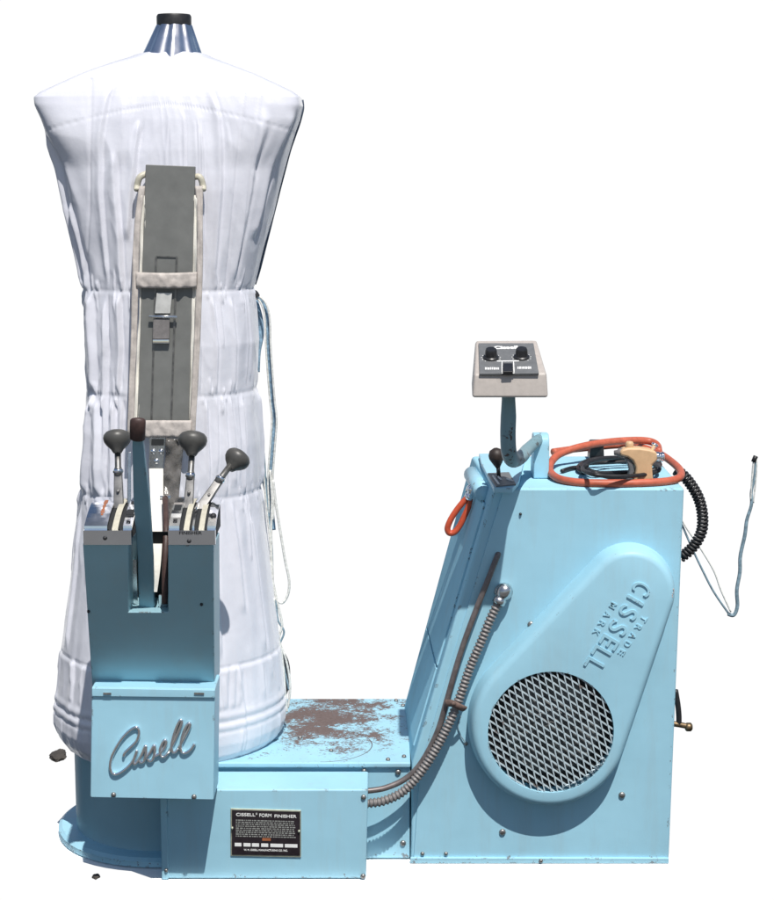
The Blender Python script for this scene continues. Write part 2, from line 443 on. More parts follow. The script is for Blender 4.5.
add_text(bm, '\u00ae', .005, NPt(.37, .09, .0016), xd, yd, None, .0, .0004)
add_text(bm, 'FORM', .0098, NPt(.495, .118, .0016), xd, yd, pw * .17, .0001, .0004)
add_text(bm, 'FINISHER', .0090, NPt(.78, .125, .0016), xd, yd, pw * .31, .0001, .0004)
obj('heading', bm, 'white_ink', plate)
bm = BM()
add_text(bm, 'W. M. CISSELL MANUFACTURING CO. INC.', .0052, NPt(.50, .855, .0016), xd, yd, pw * .62, .0001, .0004)
obj('maker_line', bm, 'white_ink', plate)
bm = BM()                                                # small print too fine to read: broken lines
for r in range(9):
    u = .075
    while u < .90:
        wd = random.uniform(.012, .05); wd = min(wd, .925 - u)
        v = .225 + r * .042
        prism(bm, [NPt(u, v + .020, .0015), NPt(u + wd, v + .020, .0015), NPt(u + wd, v, .0015), NPt(u, v, .0015)], Vector((0, .0003, 0)))
        u += wd + random.uniform(.006, .016)
obj('small_print', bm, 'plate_text', plate)
bm = BM()
for u0, u1 in ((.06, .155), (.185, .285), (.305, .405), (.435, .535), (.565, .745), (.77, .95)):
    prism(bm, [NPt(u0, .785, .0018), NPt(u1, .785, .0018), NPt(u1, .715, .0018), NPt(u0, .715, .0018)], Vector((0, .0006, 0)))
obj('data_fields', bm, 'white_ink', plate)
bm = BM(); prism(bm, [NPt(.45, .655, .0018), NPt(.57, .655, .0018), NPt(.57, .60, .0018), NPt(.45, .60, .0018)], Vector((0, .0006, 0)))
obj('red_stamp', bm, 'rust_red', plate)
for u, v in ((.025, .40), (.972, .43)): bolt('rivet', NPt(u, v, .001), plate, .0028, mat='plate_rim')

# ---- pedestal column under the lever housing
bm = BM(); q = [P(162, 877, -.197), P(214, 877, -.197), P(214, 780, -.197), P(162, 780, -.197)]
for p in q[:2]: p.z = .001
x0, x1 = q[0].x, q[1].x
prism(bm, [Vector((x0, -.2025, .001)), Vector((P(168, 850, -.2).x + .0, -.2025, .001)), Vector((P(168, 850, -.2).x, -.2025, .25)), Vector((x0, -.2025, .25))], Vector((0, .10, 0)))
ped = obj('pedestal', bm, 'paint', mach, bevel=.002)
bolt('bolt', P(166.2, 870, -.2025), ped, .004)

# ---- lower panel box with the script emblem
YL = -.305
lb = [P(90, 798, YL), P(213.5, 800.5, YL), P(215, 689, YL), P(91.5, 687, YL)]
bm = BM(); prism(bm, [lb[0], lb[1], lb[2], lb[3]], Vector((0, .100, 0)))
lower = obj('emblem_panel', bm, 'paint', mach, bevel=.003)
bm = BM(); prism(bm, [P(91.7, 696.5, YL - .005), P(214.8, 698, YL - .005), P(215, 690, YL - .005), P(91.7, 688, YL - .005)], Vector((0, .006, 0)))
obj('hinge_lip', bm, 'paint', lower, bevel=.0015)
bm = BM()
for a in ((103, 111), (194, 204)):
    prism(bm, [P(a[0], 694.5, YL - .0075), P(a[1], 694.7, YL - .0075), P(a[1], 693, YL - .0075), P(a[0], 692.8, YL - .0075)], Vector((0, .004, 0)))
    obj('hinge_slot', bm, 'zinc', lower); bm = BM()
bm.free()
for px, py in ((113.5, 794.5), (194, 796.5)): bolt('bolt', P(px, py, YL), lower, .0052)
# script emblem (traced in the zoom at 7.74x from 100,715)
def E(pts): return [P(100 + x / 7.74, 715 + y / 7.74, YL - .0035) for x, y in pts]
bm = BM()
strokes = [
 [(182,318),(196,286),(238,246),(285,196),(302,140),(292,100),(262,98),(205,140),(145,215),(95,310),(78,390),(90,442),(125,458),(180,430),(235,380),(268,325),(288,272)],
 [(288,272),(268,325),(258,362),(268,380),(290,360),(322,305),(352,236),(356,270),(352,320),(338,358),(312,366),(300,346)],
 [(352,330),(385,290),(418,232),(424,268),(420,312),(404,348),(380,356),(368,336)],
 [(420,318),(458,300),(498,250),(512,205),(500,192),(480,220),(464,275),(474,318),(500,320),(532,285)],
 [(532,285),(578,195),(626,80),(634,46),(618,40),(594,86),(566,170),(554,240),(562,286),(586,284),(606,258)],
 [(606,258),(650,180),(692,95),(696,66),(680,66),(656,110),(634,180),(624,245),(632,284),(662,292),(702,266),(732,222)],
]
for st in strokes: tube(bm, E(st), .0033, 8, 5, True, 1.2)
obj('script_emblem', bm, 'chrome', mach, True, label='chrome handwritten script emblem on the blue front panel')

# ---- lever housing leaning forward, with a slot for the pull arm
lean = math.radians(29)
Hn = Vector((0, -math.cos(lean), -math.sin(lean))); Hp = Vector((0, YL + .045, lb[3].z))
def PH(px, py, off=0): return PN(px, py, Hp + Hn * off, Hn)
out = [PH(92, 687), PH(214.5, 689), PH(213.5, 545), PH(168, 545), PH(168, 612), PH(128.5, 612), PH(128.5, 543), PH(82.5, 543)]
bm = BM(); prism(bm, out, Vector((0, .115, .0)))
house = obj('lever_housing', bm, 'paint_shaded', mach, bevel=.0025, label='forward-leaning blue lever housing, slotted at the top')
bm = BM(); a, b2, c, d = PH(128, 613), PH(168.6, 613), PH(168.6, 545), PH(128, 545)
prism(bm, [p + Vector((0, .117, 0)) for p in (a, b2, c, d)], Vector((0, .004, 0)))
obj('slot_back', bm, 'dark', house)
for px, py, r in ((88.5, 611, .003), (201.5, 604, .003)): bolt('rivet', PH(px, py), house, r, Hn, 'black')

# chrome covers: arc profile pulled across in strips so the slots are real gaps
lipz = PH(150, 544); lip_t = PN(150, 530.5, Vector((0, lipz.y - .003, 0)), Vector((0, 1, 0)))
Yl = lipz.y - .003
zt0 = lip_t.z; zbk = P(150, 497, Yl + .155).z
def arc(u):                                             # u: 0 front .. 1 back
    y = Yl + .155 * u; z = zt0 + (zbk - zt0) * u + .012 * math.sin(math.pi * min(1, u)) 
    return Vector((0, y, z))
def cover(px_ranges, px0, px1, guides, holes):
    X = lambda px, ly=Yl: P(px, 531, ly).x
    bm = BM()
    xa, xb = X(px0), X(px1)
    prism(bm, [Vector((xa, Yl, lipz.z - .001)), Vector((xb, Yl, lipz.z - .001)), Vector((xb, Yl, zt0)), Vector((xa, Yl, zt0))], Vector((0, .012, 0)))
    nseg = 12
    for a, b2 in px_ranges:
        pa, pb = X(a), X(b2)
        for i in range(nseg):
            p, q = arc(i / nseg), arc((i + 1) / nseg)
            if i == 0: p = p + Vector((0, .0122, .0015))
            hexa(bm, [Vector((pa, p.y, p.z - .004)), Vector((pb, p.y, p.z - .004)), Vector((pb, p.y, p.z)), Vector((pa, p.y, p.z)),
                      Vector((pa, q.y, q.z - .004)), Vector((pb, q.y, q.z - .004)), Vector((pb, q.y, q.z)), Vector((pa, q.y, q.z))])
    bmesh.ops.remove_doubles(bm, verts=bm.verts, dist=1e-5)
    o = obj('chrome_cover', bm, 'chrome', mach)
    for a, b2 in guides:
        bm = BM(); pa, pb = X(a), X(b2)
        for i in range(nseg):
            p, q = arc(.06 + .94 * i / nseg) - Vector((0, 0, .003)), arc(.06 + .94 * (i + 1) / nseg) - Vector((0, 0, .003))
            hexa(bm, [Vector((pa, p.y, p.z - .002)), Vector((pb, p.y, p.z - .002)), Vector((pb, p.y, p.z)), Vector((pa, p.y, p.z)),
                      Vector((pa, q.y, q.z - .002)), Vector((pb, q.y, q.z - .002)), Vector((pb, q.y, q.z)), Vector((pa, q.y, q.z))])
        bmesh.ops.remove_doubles(bm, verts=bm.verts, dist=1e-5)
        obj('guide_strip', bm, 'cream', o)
    # dark well below the slots
    bm = BM(); pa, pb = xa + .004, xb - .004
    pr = [arc(u) - Vector((0, 0, .009)) for u in (.1, .3, .5, .7, .95)]
    prism(bm, [Vector((pa, p.y, p.z)) for p in pr] + [Vector((pa, pr[-1].y, lipz.z + .004)), Vector((pa, pr[0].y, lipz.z + .004))], Vector((pb - pa, 0, 0)))
    obj('slot_well', bm, 'dark', o)
    for px, py in holes: bolt('screw', P(px, py, Yl), o, .0042, mat='black')
    return o
covL = cover([(83, 106), (122, 131)], 83, 131, [(111, 117)], [(105, 538)])
covR = cover([(168, 178.5), (191.5, 193.5), (206.5, 215)], 168, 215, [(183, 188.5), (198, 203.5)], [(189, 541)])
bm = BM(); o0 = arc(.05) ; add_text(bm, 'FINISHER', .0085, Vector((P(190.5, 531, Yl).x, arc(.0).y - .0006, zt0 - .0045)), (1, 0, 0), (0, 0, 1), .042, .0002, .0004)
obj('lettering', bm, 'black_plastic', covR)
def mark(px, u, wd, ht, s, parent, mat='black_plastic'):
    bm = BM(); p, q = arc(u), arc(u + .05); yd = (q - p).normalized()
    add_text(bm, s, ht, Vector((P(px, 531, Yl).x, p.y, p.z + .0012)), (1, 0, 0), yd, wd, .0001, .0003)
    return obj('lettering', bm, mat, parent)
mark(173.5, .18, .008, .016, 'S', covR); mark(126.5, .16, .008, .014, 'S', covL)
bm = BM()                                               # small dark trip window beside the slots
for px, u0, u1, wdt, par in ((126.5, .30, .42, .0135, covL), (173.2, .42, .56, .013, covR), (126.5, .62, .70, .010, covL), (173.2, .72, .84, .010, covR)):
    bm = BM(); p, q = arc(u0), arc(u1); x = P(px, 531, Yl).x
    hexa(bm, [Vector((x + s * wdt / 2, k.y, k.z + dz)) for k in (p, q) for s, dz in ((-1, -.002), (1, -.002), (1, .0014), (-1, .0014))])
    obj('label_window', bm, 'dark', par)
bolt('screw', Vector((P(211, 531, Yl).x, arc(.28).y, arc(.28).z)), covR, .006, (0, -.3, 1), 'black')
# vertical worn lettering on the left cover
bm = BM()
for i in range(9):
    p = arc(.30 + .055 * i); q = arc(.30 + .055 * i + .03)
    x = P(98, 531, Yl).x - .001 * i * .2
    wd = random.choice((.004, .006, .007))
    hexa(bm, [Vector((x + s * wd / 2, k.y, k.z + dz)) for k in (p, q) for s, dz in ((-1, -.001), (1, -.001), (1, .0008), (-1, .0008))])
obj('worn_lettering', bm, 'rust_red', covL)

# ---- three hand levers
def lever(base, mid, knobc, kr, label):
    """base, mid, knob centre are points; kr knob radius"""
    d = (knobc - base).normalized()
    bm = BM(); side = Vector((1, 0, 0)); side = (side - d * side.dot(d)).normalized(); n = d.cross(side)
    low = base - d * .05
    for s0, s1, w0, w1, th in ((low, mid, .011, .0075, .006),):
        hexa(bm, [s0 - side * w0 - n * th, s0 + side * w0 - n * th, s0 + side * w0 + n * th, s0 - side * w0 + n * th,
                  s1 - side * w1 - n * th * .8, s1 + side * w1 - n * th * .8, s1 + side * w1 + n * th * .8, s1 - side * w1 + n * th * .8])
    lv = obj('control_lever', bm, 'lever_steel', mach, bevel=.002, label=label)
    bm = BM(); lathe(bm, mid - d * .012, d, [(.0085, 0), (.0085, .012), (.0062, .018), (.0062, (knobc - mid).length)], 14)
    obj('stem', bm, 'steel', lv, True)
    bm = BM(); lathe(bm, mid - d * .006, d, [(.0095, 0), (.0102, .003), (.0095, .007)], 14)
    obj('collar', bm, 'chrome', lv, True)
    k = kr
    bm = BM(); lathe(bm, knobc, d, [(.30 * k, -.95 * k), (.36 * k, -.85 * k), (.46 * k, -.68 * k), (.74 * k, -.42 * k), (.93 * k, -.16 * k), (1.0 * k, .12 * k), (.96 * k, .36 * k), (.80 * k, .56 * k), (.52 * k, .69 * k), (.22 * k, .745 * k), (.02 * k, .75 * k)], 32)
    obj('knob', bm, 'knob', lv, True)
    bolt('rivet', base.lerp(mid, .35) - n * (.0055 if n.y > 0 else -.0055), lv, .003, (0, -1, 0))
    return lv
YK = -.285
lever(P(118.5, 503, -.33), P(118, 470, -.30), P(117, 440, YK), .0268, 'leftmost upright lever with a grey mushroom knob')
lever(P(188.5, 503, -.33), P(190.5, 474, -.30), P(192.5, 442, YK), .0282, 'upright lever with a grey mushroom knob right of the pull arm')
lever(P(203, 506, -.33), P(221, 478, -.30), P(236.5, 460, YK + .015), .0255, 'lever pushed over to the right with a tilted grey knob')
bm = BM(); hexa(bm, [P(127, 505, -.31), P(131, 505, -.31), P(131, 505, -.30), P(127, 505, -.30), P(127.5, 452, -.29), P(131, 452, -.29), P(131, 452, -.28), P(127.5, 452, -.28)])
obj('stay_bar', bm, 'chrome_dull', mach, bevel=.001)

# ---- clamp paddle against the form front
def Yp(py): return -.070 - .035 * (py - 165) / 270
def PP(px, py, dy=0): return P(px, py, Yp(py) + dy)
bm = BM(); prism(bm, [PP(136.5, 437), PP(188.5, 437), PP(195, 166.5), PP(145.5, 164.5)], Vector((0, .014, 0)))
pad = obj('clamp_paddle', bm, 'paddle', mach, bevel=.0015)
# pressed channel strip
bm = BM()
for q in ([(155, 257), (157, 257), (152, 434), (150, 434)], [(175.6, 257.5), (177.6, 257.5), (171.5, 434), (169.5, 434)], [(156, 255.6), (177, 256.2), (177, 257.6), (156, 257)]):
    prism(bm, [PP(x, y, -.002) for x, y in q][::-1], Vector((0, .003, 0)))
obj('channel_trim', bm, 'steel', pad)
bm = BM(); prism(bm, [PP(150.5, 436, -.0012), PP(170.5, 436, -.0012), PP(173.5, 330, -.0012), PP(154.5, 330, -.0012)], Vector((0, .002, 0)))
obj('channel_strip', bm, 'paddle', pad)
def strap(name, L, R, thick, mat, parent, wob=.0):
    """ribbon between two edge polylines (survey pixels with depth offsets)"""
    bm = BM(); l = smooth_path([PP(*p) for p in L], 6); r = smooth_path([PP(*p) for p in R], 6)
    n = min(len(l), len(r)); rows = []
    for i in range(n):
        row = []
        for k in range(7):
            t = k / 6; p = l[i].lerp(r[i], t)
            p = p + Vector((0, -math.sin(math.pi * t) * .0015 - wob * noise.noise(Vector((i * .35, k * .5, 3.1))), 0))
            row.append((bm.verts.new(p), bm.verts.new(p + Vector((0, thick, 0)))))
        rows.append(row)
    for a, b2 in zip(rows, rows[1:]):
        for k in range(6):
            bm.faces.new((a[k][0], a[k + 1][0], b2[k + 1][0], b2[k][0])); bm.faces.new((a[k][1], b2[k][1], b2[k + 1][1], a[k + 1][1]))
        bm.faces.new((a[0][0], b2[0][0], b2[0][1], a[0][1])); bm.faces.new((a[6][0], a[6][1], b2[6][1], b2[6][0]))
    for e in (rows[0], rows[-1]):
        for k in range(6): bm.faces.new((e[k][0], e[k][1], e[k + 1][1], e[k + 1][0]))
    return obj(name, bm, mat, parent, True)
strap('side_tape', [(139, 186, .004), (134.5, 220, -.004), (132, 270, -.006), (131, 330, -.006), (129, 380, -.006), (127, 436, -.006)],
      [(146, 186, .004), (140.5, 220, -.004), (138.5, 270, -.006), (137, 330, -.006), (135, 380, -.006), (133.5, 436, -.006)], .003, 'strap', pad, .004)
strap('side_tape', [(195, 186, .004), (197, 220, -.004), (196.5, 270, -.006), (194.5, 330, -.006), (192, 380, -.006), (189, 436, -.006)],
      [(203, 186, .004), (202.5, 220, -.004), (202.5, 270, -.006), (200.5, 330, -.006), (198, 380, -.006), (195, 436, -.006)], .003, 'strap', pad, .004)
strap('satin_fold', [(141, 195, .004), (139.5, 240, .003), (139, 300, .003), (136, 370, .003), (133, 434, .003)],
      [(147, 195, .006), (145, 240, .006), (143, 300, .006), (141, 370, .006), (138, 434, .006)], .002, 'tape_white', pad, .012)
strap('satin_fold', [(193, 195, .006), (192, 240, .006), (190.5, 300, .006), (188.5, 370, .006), (186.5, 434, .006)],
      [(198.5, 195, .004), (198, 240, .003), (197, 300, .003), (194, 370, .003), (190.5, 434, .003)], .002, 'tape_white', pad, .012)
def cross_strap(y0, y1, x0, x1, sag, wob=.004):
    L = [(x0 + (x1 - x0) * t, y0 + sag * math.sin(math.pi * t), -.009 - .006 * math.sin(math.pi * t)) for t in (0, .2, .4, .6, .8, 1)]
    R = [(x0 + (x1 - x0) * t, y1 + sag * math.sin(math.pi * t), -.009 - .006 * math.sin(math.pi * t)) for t in (0, .2, .4, .6, .8, 1)]
    return strap('cross_strap', L, R, .003, 'strap', pad, wob)
cross_strap(272, 287.5, 136, 196.5, 1.0); cross_strap(420.5, 437.5, 141, 191, 0)
# hook brackets behind the paddle's top
for L in ([(137, 186, .012), (143, 172, .012)], [(203, 186, .012), (196, 177, .012)]):
    bm = BM(); a, b2 = PP(*L[0]), PP(*L[1])
    sgn = 1 if L[0][0] < 165 else -1
    tube(bm, [PP(L[0][0], 190, .004), a, PP((L[0][0] + L[1][0]) / 2, 177, .010), PP(L[1][0] + sgn * 6, L[1][1] + 1, .018)], .0065, 8, 5, True, .7)
    obj('tape_hook', bm, 'cream', pad, True)
# buckle
bm = BM(); prism(bm, [PP(154.5, 313.5, -.008), PP(170, 313.5, -.008), PP(172, 293, -.008), PP(156.5, 293, -.008)], Vector((0, .006, 0)))
bk = obj('buckle', bm, 'bright_steel', pad, bevel=.001)
bm = BM(); tube(bm, [PP(149, 316.5, -.010), PP(177, 317, -.010)], .0032, 10, 1, False); obj('pin', bm, 'chrome', bk, True)
bm = BM(); prism(bm, [PP(152.5, 339, -.010), PP(169, 339, -.010), PP(169.5, 319, -.010), PP(153, 319, -.010)], Vector((0, .007, 0))); obj('tongue', bm, 'conduit', bk, bevel=.001)
bm = BM(); prism(bm, [PP(152.5, 343.5, -.011), PP(169, 343.5, -.011), PP(169, 339.5, -.011), PP(152.5, 339.5, -.011)], Vector((0, .008, 0))); obj('tongue_end', bm, 'chrome', bk, bevel=.001)
# riveted hanger with slack white tape
bm = BM(); prism(bm, [PP(148.5, 468, -.012), PP(163, 468, -.012), PP(165.5, 437.5, -.012), PP(149.5, 437.5, -.012)], Vector((0, .006, 0)))
hang = obj('riveted_hanger', bm, 'chrome_dull', pad, bevel=.001)
bm = BM(); prism(bm, [PP(151, 445.5, -.014), PP(163.5, 445.5, -.014), PP(164, 439, -.014), PP(151.5, 439, -.014)], Vector((0, .004, 0))); obj('hanger_slot', bm, 'dark', hang)
for px, py in ((153.2, 451.5), (161, 451.5), (156.5, 461.2)): bolt('rivet', PP(px, py, -.0125), hang, .0055, mat='chrome')
bm = BM(); a = [P(149.5, 468.5, -.12), P(162, 468.5, -.12), P(163.5, 520, -.135), P(160, 560, -.17), P(157.5, 590, -.22)]
L = smooth_path([P(149, 468.5, -.12), P(150.5, 500, -.17), P(152, 532, -.28), P(153, 565, -.325), P(154, 592, -.335)], 6)
R = smooth_path([P(163, 468.5, -.12), P(163, 500, -.17), P(162.5, 532, -.28), P(160.5, 565, -.325), P(157, 592, -.335)], 6)
for i in range(len(L) - 1):
    hexa(bm, [L[i], R[i], R[i + 1], L[i + 1]] + [p + Vector((0, .002, 0)) for p in (L[i], R[i], R[i + 1], L[i + 1])])
bmesh.ops.remove_doubles(bm, verts=bm.verts, dist=1e-5)
obj('slack_tape', bm, 'tape_white', pad)
# smoky film strip beside the tape, its clip and link
bm = BM(); L = [(166, 438), (164, 470), (162, 500), (165, 540), (162, 600)]; R = [(184, 440), (181, 470), (178, 500), (171, 540), (168, 600)]
rows = []
l = smooth_path([P(x, y, -.125 - .0009 * max(0, y - 480)) for x, y in L], 6); r = smooth_path([P(x, y, -.125 - .0009 * max(0, y - 480)) for x, y in R], 6)
for i in range(len(l)):
    rows.append([bm.verts.new(l[i].lerp(r[i], k / 6) + Vector((0, .012 * noise.noise(Vector((i * .4, k * .7, 9))), 0))) for k in range(7)])
for a, b2 in zip(rows, rows[1:]):
    for k in range(6): bm.faces.new((a[k], a[k + 1], b2[k + 1], b2[k]))
fo = obj('film_strip', bm, 'film', pad, True); sm = fo.modifiers.new('thick', 'SOLIDIFY'); sm.thickness = .0015
bm = BM(); tube(bm, [P(165, 497, -.19), P(166, 525, -.29), P(165, 560, -.33), P(164.5, 604, -.34)], .006, 8, 6, True, .5); obj('link_bar', bm, 'brown', pad, True)
bm = BM(); tube(bm, [P(160, 497, -.17), P(170.5, 497, -.17)], .003, 8, 1, False); obj('link_pin', bm, 'chrome', pad, True)
bm = BM(); prism(bm, [PH(158.5, 611.5, -.03), PH(167.5, 611.5, -.03), PH(167.5, 595, -.03), PH(158.5, 595, -.03)], Vector((0, .01, 0))); obj('link_foot', bm, 'chrome_dull', pad, bevel=.001)

# ---- pull arm rising out of the slot
pn = Vector((0, -math.cos(math.radians(29)), -math.sin(math.radians(29)))); pp0 = PH(147, 612, -.03)
def PA(px, py, off=0): return PN(px, py, pp0 + pn * off, pn)
bm = BM(); prism(bm, [PA(139, 616), PA(154.5, 616), PA(153, 560), PA(149.5, 500), PA(142.5, 440), PA(141.5, 424), PA(133, 424), PA(132, 445), PA(133.2, 500), PA(137.5, 560)], Vector((0, .014, .006)))
arm = obj('pull_arm', bm, 'teal_arm', mach, bevel=.0025, label='teal hand pull arm with chipped paint')
bm = BM(); tube(bm, [PA(137.3, 438, .0), PA(137.5, 430, .0), PA(137.7, 424, -.003), PA(137.8, 417.5, -.010)], lambda t: .0142 * (1 if t < .8 else math.sqrt(max(.05, 1 - ((t - .8) / .2) ** 2 * .9))), 16, 6, True, .75)
obj('grip', bm, 'brown', arm, True)
bm = BM(); prism(bm, [PH(133, 611, -.05), PH(138, 611, -.05), PH(136, 560, -.05), PH(131, 560, -.05)], Vector((0, .006, 0))); obj('stay_rod', bm, 'chrome_dull', arm)

# ---- chrome neck cone on the form
nc0, nc1 = P(172, 54, AX), P(174, 24.5, AX)
s0 = scale_at(nc0)
bm = BM(); axn = (nc1 - nc0).normalized(); Ln = (nc1 - nc0).length; rg = []
for rr, hh in ((31 * s0 + .006, -.03), (29.5 * s0, -.002), (28.5 * s0, .002), (23 * s0, Ln * .5), (17.5 * s0, Ln - .002), (15 * s0, Ln + .002)):
    rg.append([bm.verts.new(nc0 + axn * hh + Vector((math.cos(a), math.sin(a), 0)) * rr * (1 + .030 * math.sin(a * 9 + 1.6) + .010 * math.sin(a * 17 + 2))) for a in [2 * math.pi * k / 156 for k in range(156)]])
for a, b2 in zip(rg, rg[1:]):
    for k in range(156): bm.faces.new((a[k], a[(k + 1) % 156], b2[(k + 1) % 156], b2[k]))
M['neck'] = simple('neck_chrome', (.90, .90, .93), .22, 1, .06, 30)
neck = obj('neck_cone', bm, 'neck', mach, True)
bm = BM(); lathe(bm, nc1 - Vector((0, 0, .003)), (0, 0, 1), [(15 * s0, 0), (17.3 * s0, .002), (17.3 * s0, .019), (16.2 * s0, .023), (4 * s0, .025)], 28); obj('cap', bm, 'black', neck, True).modifiers.new('e', 'EDGE_SPLIT').split_angle = .6

# ================================================================== cabinet
ZC = P(600, 488, YF).z
def PC(px, py, off=0): return P(px, py, YF - off)
fr = [PC(411, 863), PC(669, 863.5), PC(684.5, 488), PC(511, 488), PC(493.5, 488), PC(412, 763)]
fr[0].z = fr[1].z = .002; fr[2].z = fr[3].z = fr[4].z = ZC
YBK = PZ(600, 456, ZC).y
back = [Vector((p.x, YBK, p.z)) for p in fr]
bk_bl = P(404.5, 697, YBK); bk_tl = PZ(480, 459, ZC)
back[5] = Vector((bk_bl.x, YBK, fr[5].z)); back[0].x = bk_bl.x; back[4].x = P(472, 470, YBK).x
bm = BM(); a = [bm.verts.new(p) for p in fr]; b2 = [bm.verts.new(p) for p in back]
bm.faces.new(a); bm.faces.new(b2[::-1])
for i in range(6): bm.faces.new((a[i], b2[i], b2[(i + 1) % 6], a[(i + 1) % 6]))
cab = obj('cabinet', bm, 'paint_chalky', mach, bevel=.006)
# front cover sheet with a flange at the foot, set proud of the carcass
bm = BM(); prism(bm, [PC(413.5, 860, .0035), PC(667, 860.5, .0035), PC(683, 490, .0035), PC(503.5, 490, .0035), PC(444.5, 684, .0035), PC(420, 768, .0035)], Vector((0, .0045, 0)))
cov = obj('front_cover', bm, 'paint', cab, bevel=.001)
bm = BM(); q = [PC(410.5, 864, .010), PC(669, 864.5, .010), PC(669, 858.5, .010), PC(410.5, 858, .010)]
for p in q[:2]: p.z = max(p.z, .0015)
prism(bm, q, Vector((0, .0075, 0))); obj('foot_flange', bm, 'paint', cab, bevel=.001)
# sloping left side: raised service panel
def side_pt(t, u, off=.003):                       # t: 0 front..1 back, u: 0 bottom..1 top on the sloping left face
    p = fr[5].lerp(fr[4], u).lerp(back[5].lerp(back[4], u), t); return p + Vector((-off, 0, off * .4))
bm = BM(); prism(bm, [side_pt(.10, .34), side_pt(.92, .34), side_pt(.92, .93), side_pt(.10, .93)], Vector((.004, 0, -.0016)))
obj('side_panel', bm, 'paint_chalky', cab, bevel=.001)
bm = BM(); prism(bm, [side_pt(.10, .04), side_pt(.92, .04), side_pt(.92, .33), side_pt(.10, .33)], Vector((.004, 0, -.0016)))
obj('side_panel', bm, 'paint_chalky', cab, bevel=.001)
# rounded shoulder at the head of the sloping side
bm = BM(); p0 = side_pt(.15, .955, .004); p1 = side_pt(.75, .955, .004)
tube(bm, [p0, p1], .018, 16, 1, False); obj('shoulder_roll', bm, 'paint', cab, True)
for px, py in ((422.5, 853.5), (446, 853.5), (502.5, 832), (622, 795), (531, 624.5), (466, 743.5), (541, 860.5)):
    bolt('bolt', PC(px, py, .0035 if py < 857 else .010), cab, .0072 if py > 600 and px > 500 and py < 850 else .0045)
bolt('bolt', PC(520.5, 514, .0035), cab, .003, mat='black')

# switch plate on the cabinet's top
bm = BM(); zt = ZC + .012
sw = [PZ(479, 453.5, zt), PZ(526, 453, zt), PZ(519, 481, zt), PZ(512.5, 488, zt), PZ(494, 487.6, zt), PZ(481, 462, zt)]
prism(bm, sw[::-1], Vector((0, 0, -.0105)))
swp = obj('switch_plate', bm, 'paint', mach, bevel=.002)
bm = BM(); prism(bm, [PZ(487.5, 473, zt + .0025), PZ(509, 472, zt + .0025), PZ(516, 484, zt + .0025), PZ(496, 486, zt + .0025)][::-1], Vector((0, 0, -.003)))
dial = obj('switch_label', bm, 'facegrey', swp)
bm = BM()
for a, b2 in (((493, 476), (499, 484)), ((497, 475.5), (501, 479.5)), ((507, 479), (513, 481))):
    tube(bm, [PZ(*a, zt + .003), PZ(*b2, zt + .003)], .0022, 6, 1, False)
obj('label_mark', bm, 'white_ink', swp)
tg0, tg1 = PZ(499, 478, zt), P(496.5, 456, -.06)
bm = BM(); tube(bm, [tg0, P(498, 465, -.06)], .0042, 10, 1, False); tog = obj('toggle_switch', bm, 'black_plastic', mach, True)
bm = BM(); lathe(bm, P(498, 468, -.06), (tg1 - P(498, 468, -.06)).normalized(), [(.004, 0), (.010, .010), (.0155, .020), (.0165, .028), (.013, .037), (.004, .042)], 18); obj('boot', bm, 'boot', tog, True)

# arm bracket + control arm
bb = PZ(533.5, 479, ZC)
ybk = bb.y
bm = BM(); x0, x1 = bb.x, PZ(549, 479, ZC).x; ztop = P(540, 434, ybk + .01).z
prof = [(ybk, ZC + .0005), (ybk, ztop - .022), (ybk + .006, ztop - .008), (ybk + .020, ztop), (ybk + .050, ztop - .002), (ybk + .058, ztop - .010), (ybk + .075, ZC + .0005)]
prism(bm, [Vector((x0, y, z)) for y, z in prof], Vector((x1 - x0, 0, 0)))
brk = obj('arm_bracket', bm, 'paint', mach, bevel=.003)
head_base = P(508.5, 398, -.265)
bm = BM()
apath = [Vector(((x0 + x1) / 2, ybk + .03, ztop - .012)), P(528, 449, -.06), P(521, 457, -.15), P(513, 460, -.215), P(509, 452, -.255), P(508, 435, -.265), P(508.5, 415, -.265), head_base + Vector((0, 0, .01))]
tube(bm, apath, lambda t: .0122 + .0030 * min(1, max(0, (t - .1) / .35)) - .002 * min(1, max(0, (t - .85) / .1)), 18, 8)
carm = obj('control_arm', bm, 'post', mach, True, label='bent tubular arm with worn teal paint')

# control box
hf = [P(472, 397.8, -.358), P(548.5, 397.8, -.358), P(546.8, 373, -.350), P(474, 374, -.350)]
hb_t = [P(475.5, 340, -.21), P(537, 339.6, -.21)]
hb_b = [Vector((hf[0].x + .006, -.21, hf[0].z + .004)), Vector((hf[1].x - .01, -.21, hf[0].z + .004))]
bm = BM(); hexa(bm, [hf[0], hf[1], hf[2], hf[3], hb_b[0], hb_b[1], hb_t[1], hb_t[0]])
head = obj('control_box', bm, 'beige', mach, bevel=.005)
tn = (hf[2] - hf[3]).cross(hb_t[0] - hf[3]).normalized()
if tn.z < 0: tn = -tn
tp0 = hf[3]
def PT(px, py, off=0): return PN(px, py, tp0 + tn * off, tn)
bm = BM(); prism(bm, [PT(479.5, 373.5, .0035), PT(539, 373, .0035), PT(533.5, 343, .0035), PT(478.5, 343, .0035)], -tn * .0045)
face = obj('faceplate', bm, 'facegrey', head, bevel=.0008)
xh = (hf[2] - hf[3]).normalized(); yh = tn.cross(xh)
